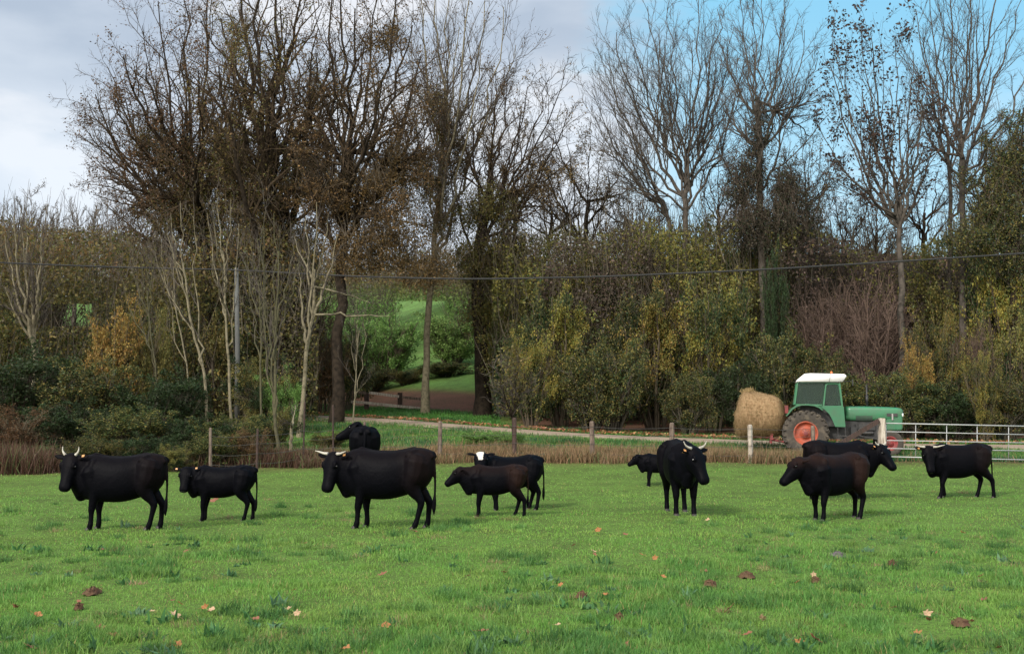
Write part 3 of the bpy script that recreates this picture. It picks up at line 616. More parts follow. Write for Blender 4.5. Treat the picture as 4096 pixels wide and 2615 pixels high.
SH = [
 # left side
 ('dark', 20, 338, 120, 46, 'large dark evergreen bush at the left edge, below the pale multi-stemmed tree'),
 ('dark2', 95, 350, 110, 45, 'dark evergreen bush directly below the orange shrub'),
 ('dark', 160, 362, 100, 44, 'dark evergreen bush between the orange shrub and the leaning pale sapling'),
 ('brown', 15, 402, 90, 40, 'brown bramble tangle at the left edge above the brown bracken'),
 ('dark', 70, 395, 100, 40.5, 'low dark bramble bush behind the head of the left-hand horned cow'),
 ('dark2', 135, 400, 100, 39.5, 'low green-black bush right behind the back of the left-hand horned cow'),
 ('dark', 195, 412, 70, 39, 'low dark bush in the gap between the two left-hand cows'),
 ('dark2', 232, 410, 80, 40, 'low dark bush behind the smaller black cow with orange ear tags'),
 ('olive2', 268, 402, 60, 42, 'olive bush at the foot of the curved sapling'),
 ('olive2', 262, 352, 80, 48, 'tall green bush between the grey pole and the arching sapling'),
 ('green', 282, 362, 50, 47, 'fresh green bush just left of the arching pale sapling'),
 ('orange', 113, 290, 60, 50.5, 'bright orange-yellow shrub on the left bank'),
 ('olive', 146, 300, 46, 51, 'olive shrub touching the right side of the orange shrub'),
 ('twiggy', 25, 240, 110, 70, 'pale grey-brown thicket bush at the far left below the skyline'),
 ('olive', 8, 300, 60, 58, 'olive bush at the left edge beside the pale multi-stemmed tree'),
 ('brown', 140, 232, 70, 82, 'brown bush on the left skyline right of the small green meadow'),
 ('brown', 150, 222, 100, 76, 'russet brown bush below the broad spreading tree'),
 ('twiggy', 200, 232, 90, 62, 'brown twiggy bush behind the leaning pale sapling'),
 ('olive', 182, 300, 80, 56, 'olive bush behind the foot of the leaning sapling'),
 ('olive2', 215, 290, 70, 54, 'green-brown bush left of the grey pole'),
 ('brown', 245, 240, 80, 60, 'brown bush above and behind the grey pole'),
 ('twiggy', 290, 238, 80, 58, 'brown twiggy bush above the arching sapling'),
 ('dark2', 112, 262, 22, 78, 'dark green ivy bush above the small green meadow'),
 ('brown', 322, 300, 60, 62, 'dark brown bush behind the arching pale branch'),
 ('dark2', 345, 318, 60, 66, 'dark bush behind the slender young tree on the verge'),
 ('dark2', 92, 432, 60, 35.2, 'low green bush at the pasture edge behind the left-hand horned cow'),
 ('olive2', 118, 436, 50, 35.4, 'low olive bush at the pasture edge, hidden by the back of the left-hand horned cow'),
 ('dark', 150, 430, 60, 35.6, 'low dark bush at the pasture edge above the rump of the left-hand horned cow'),
 ('olive2', 178, 440, 40, 35.0, 'low green tuft bush in the gap between the two left-hand cows'),
 ('dark2', 215, 428, 60, 36.0, 'low dark bush directly above the smaller black cow'),
 ('brown', 250, 425, 50, 36.6, 'brown low bush right of the smaller black cow at the pasture edge'),
 # middle
 ('green', 388, 300, 76, 84, 'fresh green willow left of the slender pale trunk'),
 ('green', 452, 302, 76, 84, 'bright green willow between the slender trunk and the stout trunk'),
 ('green', 478, 318, 50, 90, 'green willow directly behind the stout dark trunk'),
 ('olive2', 352, 330, 40, 86, 'dull green bush behind the left end of the wooden rail fence'),
 ('dark2', 372, 362, 50, 80, 'low dark undergrowth behind the two dark posts of the rail fence'),
 ('olive2', 405, 366, 44, 80, 'low olive undergrowth left of the slender pale trunk above the brown bank'),
 ('dark2', 448, 360, 60, 80, 'low dark undergrowth between the slender trunk and the stout trunk'),
 ('olive2', 496, 364, 50, 79, 'low olive undergrowth right of the stout dark trunk'),
 ('green', 512, 312, 60, 76, 'green willow-like bush right of the stout dark trunk'),
 # right wood, front row
 ('yellow2', 532, 320, 64, 50, 'yellow-leaved hazel at the left end of the right-hand wood, near the thorn tree'),
 ('yellow2', 560, 272, 84, 53, 'tall yellow-green hazel second from the left end of the right-hand wood'),
 ('dark2', 592, 345, 80, 49, 'dark green bush above the second dark fence post from the thorn tree'),
 ('dark2', 612, 325, 80, 49, 'dark green bush above the small calf'),
 ('yellow2', 655, 268, 96, 52, 'tall yellow-green hazel above the front-facing horned cow'),
 ('dark2', 690, 365, 60, 48.5, 'dark green bush left of the hay bale'),
 ('yellow2', 712, 258, 90, 52, 'yellow-green hazel rising above the hay bale'),
 ('dark', 745, 352, 70, 49, 'very dark bush directly behind the hay bale'),
 ('dark2', 785, 318, 76, 50, 'dark green bush directly behind the tractor cab'),
 ('dark2', 822, 340, 60, 49.5, 'dark bush behind the exhaust pipe of the tractor'),
 ('dark2', 862, 365, 90, 48.5, 'dark green bush behind the tractor bonnet'),
 ('dark2', 905, 362, 70, 48, 'dark green bush directly behind the left end of the metal gate'),
 ('dark', 950, 375, 90, 47.5, 'dark green bush behind the middle of the metal gate'),
 ('dark2', 1005, 368, 80, 47.5, 'dark green bush behind the right end of the metal gate'),
 ('yellow', 984, 340, 38, 47, 'rounded yellow bush above the right end of the metal gate'),
 ('yellow', 945, 298, 64, 50, 'bright yellow hazel right of the purple-brown thicket'),
 ('orange', 920, 330, 36, 49, 'small orange-tinted bush right of the tractor bonnet'),
 # right wood, second row
 ('olive', 520, 262, 90, 60, 'olive bush behind the yellow hazel at the left end of the right-hand wood'),
 ('olive', 575, 238, 110, 62, 'broad olive bush below the low twiggy bare tree'),
 ('yellow2', 630, 240, 100, 60, 'broad yellowish bush below the leaning bare stem'),
 ('olive', 690, 210, 90, 63, 'tall olive bush at the foot of the big fan-shaped tree'),
 ('yellow2', 738, 205, 80, 60, 'tall golden-olive bush right of the big fan-shaped tree trunk'),
 ('dark', 776, 232, 26, 54, 'narrow dark ivy column standing in front of the right-hand wood'),
 ('twiggy', 805, 215, 90, 62, 'grey-brown bush at the foot of the tall narrow ivy-clad tree'),
 ('purple', 830, 265, 80, 54, 'purple-brown leafless thicket bush above the tractor cab'),
 ('purple', 872, 268, 90, 53, 'purple-brown leafless bush above the tractor bonnet'),
 ('twiggy', 905, 245, 90, 60, 'brown twiggy bush at the foot of the slim forked tree'),
 ('olive', 960, 232, 90, 56, 'olive-gold bush at the foot of the right-hand pair of trunks'),
 ('yellow2', 1010, 228, 90, 53, 'golden bush at the right edge under the ivy-clad tree'),
 ('olive2', 1012, 290, 80, 51, 'mixed green bush at the right edge above the gate bushes'),
 ('purple', 968, 315, 50, 50.5, 'grey-stemmed leafless bush between the yellow hazel and the right edge'),
]
for s_ in SH: shrub(*s_)
# dark green weeds on the verge
for i, (px, Y, wp, lab) in enumerate([(478, 41.5, 46, 'leafy green weed patch between the fence and the track, above the black heifer'), (512, 41.2, 40, 'leafy green weed patch beside the thorn tree'), (330, 41.5, 50, 'grey-green weed clump left of the cow behind the fence line')]):
    r = shrub('green' if i < 2 else 'olive2', px, P(0, 0, 1)[0] if False else (427 if i < 2 else 430), wp, Y, lab, 'weed_patch', cat='weeds')

# ------------------------------------------------------------------ thicket masses (uncountable)
def thicket(name, label, px0, px1, Y0, Y1, topx, topy, n, palf, ls, seed, hole=None, ntw=9000, tcols=TW):
    rg = np.random.default_rng(seed)
    px = rg.uniform(px0, px1, n*2); Y = rg.uniform(Y0, Y1, n*2); X = (px - 512) / F * Y
    g = gz(X, Y); tp = np.interp(px, topx, topy)
    zt = EYE + (HZ - tp) / F * Y * (1 - .16 * vnoise(X, Y, scale=1.6, seed=seed, octv=2)) ; f = rg.random(n*2) ** .8
    Z = g + (zt - g) * f
    nz = vnoise(X, Y, Z, scale=1.7, seed=seed + 2, octv=3)
    k = (nz > .40 + .16 * f ** 3 + rg.normal(0, .02, n*2)) & (zt > g)
    pyy = HZ - (Z - EYE) / Y * F
    if hole is not None:
        for (a, b, c, d) in hole: k &= ~((px > a) & (px < b) & (pyy > c) & (pyy < d))
    X, Y, Z, px, pyy = X[k][:n], Y[k][:n], Z[k][:n], px[k][:n], pyy[k][:n]; m = len(X)
    Pt = np.stack([X, Y, Z], -1); V, q = leaf_quads(Pt, rg.uniform(.6, 1.4, m) * ls, rg, .6, 0, .2)
    mb = MB(); cn = vnoise(X, Y, Z, scale=3.0, seed=seed + 9, octv=3)
    c = palf(rg, m, px, pyy, cn); mb.add(V, q, None, np.repeat(c, 4, 0))
    i = rg.integers(0, m, ntw); S = Pt[i]; D = rg.normal(0, .22, S.shape) + np.array((0, 0, 1.))
    Pn, Rn = grow(S, D, rg.uniform(.8, 3.2, ntw), rg.uniform(.010, .022, ntw), 4, .1, .10, rg, .4); V, q = tubes(Pn, Rn, 3)
    mb.add(V, q, None, np.repeat(pal(rg, ntw, tcols), 12, 0))
    return tag(mb.build(name, M['leaf']), label, 'thicket', kind='stuff')
def pf_right(rg, m, px, py, cn):
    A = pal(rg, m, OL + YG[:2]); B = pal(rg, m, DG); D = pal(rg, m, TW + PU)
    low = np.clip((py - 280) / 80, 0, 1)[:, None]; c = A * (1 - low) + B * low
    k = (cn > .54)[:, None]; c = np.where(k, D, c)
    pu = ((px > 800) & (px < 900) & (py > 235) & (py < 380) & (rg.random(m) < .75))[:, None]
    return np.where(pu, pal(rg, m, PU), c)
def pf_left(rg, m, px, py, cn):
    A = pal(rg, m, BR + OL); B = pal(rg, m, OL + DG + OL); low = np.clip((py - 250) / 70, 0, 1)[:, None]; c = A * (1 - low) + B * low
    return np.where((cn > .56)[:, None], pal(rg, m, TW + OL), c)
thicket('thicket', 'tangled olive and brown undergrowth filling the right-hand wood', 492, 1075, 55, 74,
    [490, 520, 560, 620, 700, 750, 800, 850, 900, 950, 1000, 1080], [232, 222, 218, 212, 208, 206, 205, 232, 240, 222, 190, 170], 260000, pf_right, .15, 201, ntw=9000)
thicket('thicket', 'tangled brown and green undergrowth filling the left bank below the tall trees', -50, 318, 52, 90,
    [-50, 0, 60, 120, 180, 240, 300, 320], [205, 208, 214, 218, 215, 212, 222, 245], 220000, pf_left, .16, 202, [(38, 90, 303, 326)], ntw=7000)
def pf_mid(rg, m, px, py, cn):
    A = pal(rg, m, BR + OL); B = pal(rg, m, GR); low = np.clip((py - 280) / 25, 0, 1)[:, None]
    return A * (1 - low) + B * low
thicket('thicket', 'brown and green scrub on the hillside seen between the trunks in the middle', 300, 520, 92, 128,
    [300, 340, 400, 450, 520], [250, 252, 258, 262, 258], 50000, pf_mid, .22, 203, [(395, 445, 300, 420)], ntw=6000)
thicket('distant_wood', 'wood on the skyline hill far behind the pasture', -80, 1100, 245, 300,
    [-80, 0, 100, 300, 500, 1100], [215, 218, 224, 232, 236, 232], 60000, pf_left, .6, 204, None, ntw=2500)

# ------------------------------------------------------------------ hard-surface helpers
def box(mb, c, s, rot=None, col=None):
    c = np.array(c, float); s = np.array(s, float) / 2
    v = np.array([(x, y, z) for z in (-1, 1) for y in (-1, 1) for x in (-1, 1)], float) * s
    if rot is not None: v = v @ np.array(rot.to_3x3()).T
    q = [(0, 2, 3, 1), (4, 5, 7, 6), (0, 1, 5, 4), (2, 6, 7, 3), (0, 4, 6, 2), (1, 3, 7, 5)]
    mb.add(v + c, q, None, col)
def rod(mb, pts, r, k=10, col=None):
    pts = np.array(pts, float); rr = np.full(len(pts), r) if np.isscalar(r) else np.array(r, float)
    V, q = tubes(pts[None], rr[None], k)
    n = len(V); V = np.concatenate([V, pts[:1], pts[-1:]])
    i = np.arange(k); t = [(n, (a + 1) % k, a) for a in i] + [(n + 1, n - k + a, n - k + (a + 1) % k) for a in i]
    mb.add(V, q, t, col)
def bm_link(name, bm, m, parent, bevel=0, smooth_=False):
    if bevel:
        bmesh.ops.bevel(bm, geom=[e for e in bm.edges if e.calc_face_angle(0) > .5], offset=bevel, segments=2, affect='EDGES', clamp_overlap=True)
    me = bpy.data.meshes.new(name); bm.normal_update(); bm.to_mesh(me); bm.free()
    for p in me.polygons: p.use_smooth = smooth_
    return link(name, me, m, parent)
def prism(pts, y0, y1):
    """polygon in XZ extruded along Y"""
    bm = bmesh.new(); a = [bm.verts.new((x, y0, z)) for x, z in pts]; b = [bm.verts.new((x, y1, z)) for x, z in pts]
    bm.faces.new(a); bm.faces.new(b[::-1]); n = len(pts)
    for i in range(n): bm.faces.new((a[i], b[i], b[(i+1) % n], a[(i+1) % n]))
    bmesh.ops.recalc_face_normals(bm, faces=bm.faces); return bm

# ------------------------------------------------------------------ wire fence
def gpt(px, Y): x = XatY(px, Y); return np.array((x, Y, float(gz(x, Y))))
fence = empty('wire_fence', gpt(592, 37), label='wire fence on weathered wooden posts between the pasture and the track', cat='fence')
fo = -np.array(fence.location)
posts = [(212, 34.6, 405 + 22, .05, 'wood_old'), (258, 35, 428, .04, 'wood_dark'), (304, 36.3, 401, .03, 'wood_dark'), (334, 36.5, 404, .03, 'wood_dark'), (365, 36.7, 421, .045, 'wood_old'),
         (440, 37.0, 420.5, .07, 'wood_old'), (514.5, 37.2, 417, .075, 'wood_dark'), (592, 37.3, 420.5, .085, 'wood_old'), (671, 37.3, 422, .085, 'wood_old'), (750, 37.2, 424, .085, 'wood_pale'), (813, 37.2, 425, .07, 'wood_old')]
tops = []
for i, (px, Y, ty, r, m) in enumerate(posts):
    b = gpt(px, Y); t = P(px, ty, Y); mb = MB(); z0, z1 = b[2] - .1, t[2]
    lean = (random.uniform(-.03, .03), random.uniform(-.03, .03))
    pts = [(b[0] + lean[0]*f, b[1] + lean[1]*f, z0 + (z1 - z0) * f) for f in (0, .3, .6, .97, 1)]
    rod(mb, np.array(pts) + fo, [r*1.05, r, r*.97, r*.93, r*.6], 9 if m != 'wood_pale' else 4)
    mb.build('post', M[m], fence); tops.append(np.array(pts[-1]))
for hgt in (.25, .55, .85, 1.1):
    mb = MB(); pl = []
    for (a, b) in zip(posts[:-1], posts[1:]):
        A = gpt(a[0], a[1]); B = gpt(b[0], b[1]); A[2] += hgt; B[2] += hgt; A[1] -= .09; B[1] -= .09
        for f in np.linspace(0, 1, 6)[:-1]: pl.append(A * (1 - f) + B * f - np.array((0, 0, .05 * math.sin(f * math.pi))))
    pl.append(B); rod(mb, np.array(pl) + fo, .006, 4); mb.build('wire', M['wire'], fence)

# far wooden rail fence
rf = empty('rail_fence', gpt(400, 66), label='low wooden rail fence with pale rails and dark posts before the brown bank', cat='fence')
ro = -np.array(rf.location)
for px, ty, m in ((366.6, 393.5, 'wood_dark'), (400, 393, 'wood_dark'), (316, 390, 'wood_old'), (424, 396, 'wood_old')):
    b = gpt(px, 66); t = P(px, ty, 66); mb = MB(); box(mb, (np.array((b[0], 66, (b[2] + t[2]) / 2)) + ro), (.26, .2, t[2] - b[2] + .1)); mb.build('post', M[m], rf)
for (a, b, m) in (((369, 392), (399, 396), 'wood_pale'), ((316, 398.3), (366, 402.2), 'wood_pale'), ((366, 402.2), (421, 408), 'wood_pale'), ((300, 386), (366, 392.5), 'wood_old'), ((402, 396.5), (424, 399), 'wood_old')):
    A = P(*a, 65.85) + ro; B = P(*b, 65.85) + ro; mb = MB(); d = B - A; ln = np.linalg.norm(d)
    rot = Vector(d).to_track_quat('X', 'Z').to_matrix(); box(mb, (A + B) / 2, (ln, .05, .15), rot); mb.build('rail', M[m], rf)

# ------------------------------------------------------------------ gate and gate post
GY = 37.3
gate = empty('metal_gate', gpt(950, GY), label='long galvanised five-bar metal field gate at the right edge', cat='gate')
go = -np.array(gate.location)
barsL = [422.6, 431, 439.8, 447.8, 456]; barsR = [425.6, 434, 442.2, 450.2, 459.2]; GL, GRt = 886, 1052
def gp(px, k):
    f = (px - GL) / (1024 - GL); return P(px, barsL[k] * (1 - f) + barsR[k] * f, GY) + go
for k in range(5):
    mb = MB(); rod(mb, [gp(GL, k), gp(GRt, k)], .016 if k not in (0, 4) else .020, 8); mb.build('bar', M['galv'], gate, True)
for px in (GL, 916, 947, 977.5, 1009, 1040, GRt):
    mb = MB(); rod(mb, [gp(px, 0) + np.array((0, .03, 0)), gp(px, 4) + np.array((0, .03, 0))], .014 if px != GL else .026, 8); mb.build('upright', M['galv'], gate, True)
gpost = empty('gate_post', gpt(881, GY), label='stout pale wooden gate post with dark diagonal brace behind the cows on the right', cat='post')
po = -np.array(gpost.location)
b = gpt(881, GY); t = P(881, 417.5, GY)
bm = bmesh.new(); bmesh.ops.create_cube(bm, size=1); h = t[2] - b[2] + .1
bmesh.ops.scale(bm, vec=(.21, .2, h), verts=bm.verts); bmesh.ops.translate(bm, vec=(0, 0, h / 2 - .1), verts=bm.verts)
bm_link('post', bm, M['wood_pale'], gpost, .025)
A = P(879, 420, GY) + po; B = P(838, 444.5, GY) + po; mb = MB(); d = B - A
A[0] -= .08; A[1] -= .12; B[1] -= .12; box(mb, (A + B) / 2, (np.linalg.norm(d), .09, .15), Vector(d).to_track_quat('X', 'Z').to_matrix()); mb.build('brace', M['wood_dark'], gpost)
mb = MB(); A = P(838, 444.5, GY) + po
rod(mb, [(A[0], 0, float(gz(XatY(838, GY), GY)) - b[2] - .1), (A[0], 0, A[2] + .12)], .07, 9); mb.build('stub_post', M['wood_old'], gpost)

# ------------------------------------------------------------------ utility pole and wire
b = gpt(238, 50); t = P(236.5, 268, 50)
mb = MB(); rod(mb, [np.zeros(3), (t - b) * .5 + np.array((.02, 0, 0)), t - b], [.12, .105, .09], 14)
up = empty('utility_pole', b, label='grey wooden utility pole among the saplings at left', cat='pole'); mb.build('shaft', M['wood_grey'], up, True)
mb = MB(); q_ = t - b; rod(mb, [q_ + np.array((0, -.12, -.12)), q_ + np.array((0, -.12, .02))], .03, 8); mb.build('insulator', M['galv'], up)
wp = [P(-60, 258, 47), P(0, 262.5, 48), P(120, 267, 49), P(236.5, 269.5, 49.85), P(350, 276, 48), P(468, 279, 46.5), P(600, 276.5, 45), P(760, 269.5, 44), P(900, 261, 43.5), P(1024, 253, 43), P(1100, 248, 42.5)]
ts = np.linspace(0, 1, len(wp)); ss = np.linspace(0, 1, 60); W = np.stack([np.interp(ss, ts, np.array(wp)[:, i]) for i in range(3)], -1)
for _ in range(3): W[1:-1] = (W[:-2] + W[1:-1] * 2 + W[2:]) / 4
mb = MB(); rod(mb, W, .034, 6); tag(mb.build('overhead_cable', M['cable']), 'black overhead cable sagging across the whole picture in front of the trees', 'cable')

# ------------------------------------------------------------------ cows
def coat(name, brown=0.0):
    m = bpy.data.materials.new(name); m.use_nodes = True; t = m.node_tree; b = t.nodes['Principled BSDF']
    a = N(t, 'ShaderNodeAttribute', attribute_name='Col'); tc = N(t, 'ShaderNodeTexCoord')
    n = N(t, 'ShaderNodeTexNoise', i_Scale=7.0, i_Detail=8.0, i_Roughness=.7); L(t, tc, 'Object', n, 0)
    c = mixc(t, (n, 0), (a, 0), mixc(t, .5, (a, 0), (.001, .001, .0015)))
    t.links.new(c[0].outputs[c[1]], b.inputs['Base Color'])
    b.inputs['Roughness'].default_value = .55; b.inputs['Specular IOR Level'].default_value = .05
    mp = N(t, 'ShaderNodeMapping'); mp.inputs['Scale'].default_value = (30, 60, 22); L(t, tc, 'Object', mp, 0)
    n2 = N(t, 'ShaderNodeTexNoise', i_Scale=1.0, i_Detail=4.0); L(t, mp, 0, n2, 0)
    n3 = N(t, 'ShaderNodeTexNoise', i_Scale=5.0, i_Detail=3.0); L(t, tc, 'Object', n3, 0)
    bp = N(t, 'ShaderNodeBump'); bp.inputs['Strength'].default_value = .35; bp.inputs['Distance'].default_value = .012; L(t, n2, 0, bp, 'Height')
    bp2 = N(t, 'ShaderNodeBump'); bp2.inputs['Strength'].default_value = .3; bp2.inputs['Distance'].default_value = .05; L(t, n3, 0, bp2, 'Height'); L(t, bp, 0, bp2, 'Normal')
    L(t, bp2, 0, b, 'Normal'); return m
M['coat'] = coat('short black coat')
M['horn'] = mat('horn', (.42, .39, .33), .5, (9, (.2, .17, .13), .45, .75))
M['hoof'] = mat('hoof', (.03, .024, .02), .6); M['eye'] = mat('eye', (.004, .003, .003), .12)
M['tag'] = mat('ear tag', (.50, .24, .08), .5); M['nose'] = mat('nose', (.016, .016, .018), .35)
def ring_loft(st, k=18, sq=1.0):
    """stations: (centre, rightvec, upvec, rw, rtop, rbot) -> closed mesh"""
    a = np.arange(k) * 2 * np.pi / k; V = []
    for c, rv, uv, rw, rt, rb in st:
        ca, sa = np.cos(a), np.sin(a); ca = np.sign(ca) * np.abs(ca) ** sq; sa = np.sign(sa) * np.abs(sa) ** sq
        V.append(np.array(c)[None] + np.outer(ca * rw, rv) + np.outer(np.where(sa > 0, sa * rt, sa * rb), uv))
    n = len(st); V = np.concatenate(V); i = np.arange(k); q = []
    for s in range(n - 1):
        q += [(s*k + j, s*k + (j+1) % k, (s+1)*k + (j+1) % k, (s+1)*k + j) for j in range(k)]
    V = np.concatenate([V, [st[0][0]], [st[-1][0]]]); N0 = n * k
    t = [(N0, (j+1) % k, j) for j in range(k)] + [(N0+1, (n-1)*k + j, (n-1)*k + (j+1) % k) for j in range(k)]
    return V, np.array(q), np.array(t)
def limb(mb, pts, rad, k=12, yfac=1.0):
    pts = np.array(pts, float); rad = np.array(rad, float)
    # subdivide and round the ends
    T = np.linspace(0, 1, len(pts)); s = np.linspace(0, 1, len(pts) * 4)
    p = np.stack([np.interp(s, T, pts[:, i]) for i in range(3)], -1); r = np.interp(s, T, rad)
    p[1:-1] = (p[:-2] + 2*p[1:-1] + p[2:]) / 4; r[1:-1] = (r[:-2] + 2*r[1:-1] + r[2:]) / 4
    d0 = p[0] - p[1]; d0 /= np.linalg.norm(d0); d1 = p[-1] - p[-2]; d1 /= np.linalg.norm(d1)
    p = np.concatenate([[p[0] + d0 * r[0] * .8], [p[0] + d0 * r[0] * .5], p, [p[-1] + d1 * r[-1] * .5], [p[-1] + d1 * r[-1] * .8]])
    r = np.concatenate([[r[0] * .25], [r[0] * .8], r, [r[-1] * .8], [r[-1] * .25]])
    V, q = tubes(p[None], r[None], k); n = len(V); V = np.concatenate([V, p[:1], p[-1:]])
    t = [(n, (j+1) % k, j) for j in range(k)] + [(n+1, n-k+j, n-k+(j+1) % k) for j in range(k)]
    mb.add(V, q, t)
def vdir(yaw, pitch): y, p = R_(yaw), R_(pitch); return np.array((math.cos(y) * math.cos(p), math.sin(y) * math.cos(p), math.sin(p)))
def cow(label, px, feet, Y=None, heading=180, s=1.0, neck=(20, 18), head=(50, -50), nl=.50, legs=(0, 0, 0, 0), horns=None, tags=(), brown=0, white=False,
        name='cow', calf=False, tail=True, fat=1.0, roll=0, cat='cow'):
    if Y is None:
        Y = 20.0
        for _ in range(60):
            x = XatY(px, Y); pz = P(px, feet, Y)[2]; Y += (pz - float(gz(x, Y))) * 6
    x = XatY(px, Y); z = float(gz(x, Y))
    root = empty(name, (x, Y, z - .045), R_(heading), label, cat, s=s)
    lf = 1.0
    mb = MB(); ex, ey, ez = np.eye(3)
    f = fat; leg = .06 if calf else 0   # calves: longer legs, shallower trunk
    S = [(-.86, 1.27, 1.02, .09), (-.84, 1.31, .88, .17), (-.77, 1.345, .76, .23), (-.64, 1.37, .66, .27), (-.48, 1.375, .63 , .27), (-.30, 1.34, .575, .27), (-.1, 1.315, .525, .315), (.1, 1.305, .505, .325),
         (.3, 1.32, .51, .31), (.46, 1.34, .515, .295), (.6, 1.355, .54, .26), (.72, 1.345, .55, .235), (.82, 1.30, .58, .20), (.91, 1.22, .64, .155), (.97, 1.10, .74, .09)]
    S = np.array(S); XS = .86; sx = np.linspace(0, 1, len(S)); sn = np.linspace(0, 1, 44)
    S = np.stack([np.interp(sn, sx, S[:, i_]) for i_ in range(4)], -1)
    for _ in range(3): S[1:-1] = (S[:-2] + 2 * S[1:-1] + S[2:]) / 4
    st = []
    for X, zt, zb, hw in S:
        zb = zb + leg * 1.3; zm = zb + (zt - zb) * .5; st.append((np.array((X * XS, 0, zm)), ey, ez, hw * f, zt - zm, zm - zb))
    V, q, t = ring_loft(st, 40, .90); mb.add(V, q, t)
    # hip bones, spine
    limb(mb, [(-.42, .0, 1.345), (-.1, 0, 1.29), (.25, 0, 1.29), (.5, 0, 1.325)], [.045, .035, .035, .06], 10)
    for sd in (-1, 1): limb(mb, [(-.46, .13*sd, 1.30), (-.40, .225*sd, 1.275), (-.36, .235*sd, 1.24)], [.06, .052, .05], 10); limb(mb, [(-.70, .07*sd, 1.27), (-.735, .09*sd, 1.22)], [.055, .05], 10); limb(mb, [(.47, .17*sd, 1.22), (.53, .20*sd, .98), (.56, .20*sd, .86)], [.07, .085, .07], 10)
    # neck
    nd = vdir(neck[0], neck[1]); A = np.array((.54, 0, 1.02 + leg * .3)); Bp = np.array((.66, 0, 1.14)) + nd * nl; mid = A * .45 + Bp * .55 + np.array((.04, 0, 0))
    nn_ = 16; st = []
    for i in range(nn_):
        u = i / (nn_ - 1); c = (1-u)**2 * A + 2*u*(1-u) * mid + u*u * Bp
        tg = (1-u) * (mid - A) + u * (Bp - mid); tg /= np.linalg.norm(tg)
        rv = np.cross(ez, tg); rv /= np.linalg.norm(rv); uv = np.cross(tg, rv)
        e = u ** .8; st.append((c, rv, uv, (.235*(1-e) + .135*e) * (f * .5 + .5), (.30*(1-e) + .15*e), .48*(1-u)**.9 + .22*(1-(1-u)**.9)))
    V, q, t = ring_loft(st, 32, .95); mb.add(V, q, t)
    # dewlap / brisket
    limb(mb, [(.72, 0, .62 + leg), (.74 + nd[0]*.12, nd[1]*.12, .82 + leg*.5), np.array((.68, 0, 1.0)) + nd * nl * .7 - np.array((0, 0, .14))], [.11, .085, .05], 12)
    # head
    hd = vdir(head[0], head[1]); hr = np.cross(ez, hd); hr /= np.linalg.norm(hr)
    if roll: hr = hr * math.cos(R_(roll)) + np.cross(hd, hr) * math.sin(R_(roll))
    hu = np.cross(hd, hr); HL = .57 if not calf else .52; HS = 1.36 if not calf else 1.36
    O = Bp + hu * .02 - hd * .02
    hs = [(-.09, .055, .05, .06), (-.05, .095, .085, .10), (.0, .112, .10, .13), (.07, .120, .10, .145), (.14, .122, .095, .15), (.21, .105, .085, .14), (.29, .082, .072, .115), (.37, .072, .064, .09), (.43, .078, .06, .078), (.475, .076, .052, .066), (.505, .055, .035, .045), (.515, .03, .02, .02)]
    hs = np.array(hs); hx_ = np.linspace(0, 1, len(hs)); hn_ = np.linspace(0, 1, 30); hs = np.stack([np.interp(hn_, hx_, hs[:, i_]) for i_ in range(4)], -1)
    hs[1:-1] = (hs[:-2] + 2*hs[1:-1] + hs[2:]) / 4
    V, q, t = ring_loft([(O + hd * (a * HL / .5) - hu * .03 * (a / .5), hr, hu, b_ * HS, c_ * HS, d_ * HS) for a, b_, c_, d_ in hs], 24, .9); mb.add(V, q, t)
    for sd in (-1, 1): limb(mb, [O + hd*.12 + hr*sd*.125 + hu*.095, O + hd*.18 + hr*sd*.128 + hu*.08], [.038, .03], 8)   # brow
    # ears
    ears = {}
    for sd in (-1, 1):
        e0 = O + hr * sd * .125 - hd * .02 + hu * .03; ed = hr * sd + hu * .12 - hd * .25 - ez * .12; ed /= np.linalg.norm(ed)
        er = np.cross(ed, hu); er /= np.linalg.norm(er); eu = np.cross(er, ed)
        es = [(0, .028, .022), (.04, .042, .018), (.09, .056, .016), (.14, .054, .015), (.19, .035, .014), (.225, .014, .012)]
        V, q, t = ring_loft([(e0 + ed * a, er, eu, b_, c_, c_) for a, b_, c_ in es], 10); mb.add(V, q, t); ears[sd] = (e0 + ed * .12, ed, er, eu)
    # legs
    feet_ = []
    FL = [(.60, .12, 1.02, .17), (.56, .155, .86, .125), (.50, .16, .72, .098), (.52, .155, .56, .070), (.545, .15, .43, .056), (.55, .15, .385, .054), (.548, .15, .32, .040), (.546, .15, .20, .037), (.55, .15, .135, .044), (.565, .15, .075, .042), (.575, .15, .03, .050)]
    HL_ = [(-.56, .13, 1.12, .20), (-.52, .165, .92, .175), (-.47, .18, .78, .135), (-.55, .165, .66, .10), (-.66, .155, .55, .066), (-.715, .15, .475, .056), (-.71, .15, .41, .047), (-.69, .15, .30, .040), (-.67, .15, .18, .038), (-.655, .15, .125, .045), (-.635, .15, .07, .042), (-.62, .15, .03, .050)]
    for j, (tpl, sd) in enumerate(((FL, 1), (FL, -1), (HL_, 1), (HL_, -1))):
        dx = legs[j]; pts = []; rad = []
        for (X, Yy, Z, r) in tpl:
            u = max(0, 1 - Z / .85); pts.append((X * XS + dx * u, Yy * sd * (.9 + .1 * f), Z)); rad.append(r * 1.15)
        limb(mb, pts, rad, 12); feet_.append(pts[-1])
    if tail:
        limb(mb, [(-.66, 0, 1.29), (-.735, 0, 1.20), (-.765, .01, 1.0), (-.775, .02, .75), (-.77, .03, .58)], [.045, .036, .028, .022, .022], 8)
        limb(mb, [(-.77, .03, .60), (-.765, .035, .48), (-.76, .04, .36), (-.76, .04, .27)], [.022, .038, .036, .014], 8)
    # fuse into one skin
    tmp = bpy.data.objects.new('tmp', mb.mesh('tmp')); C.objects.link(tmp)
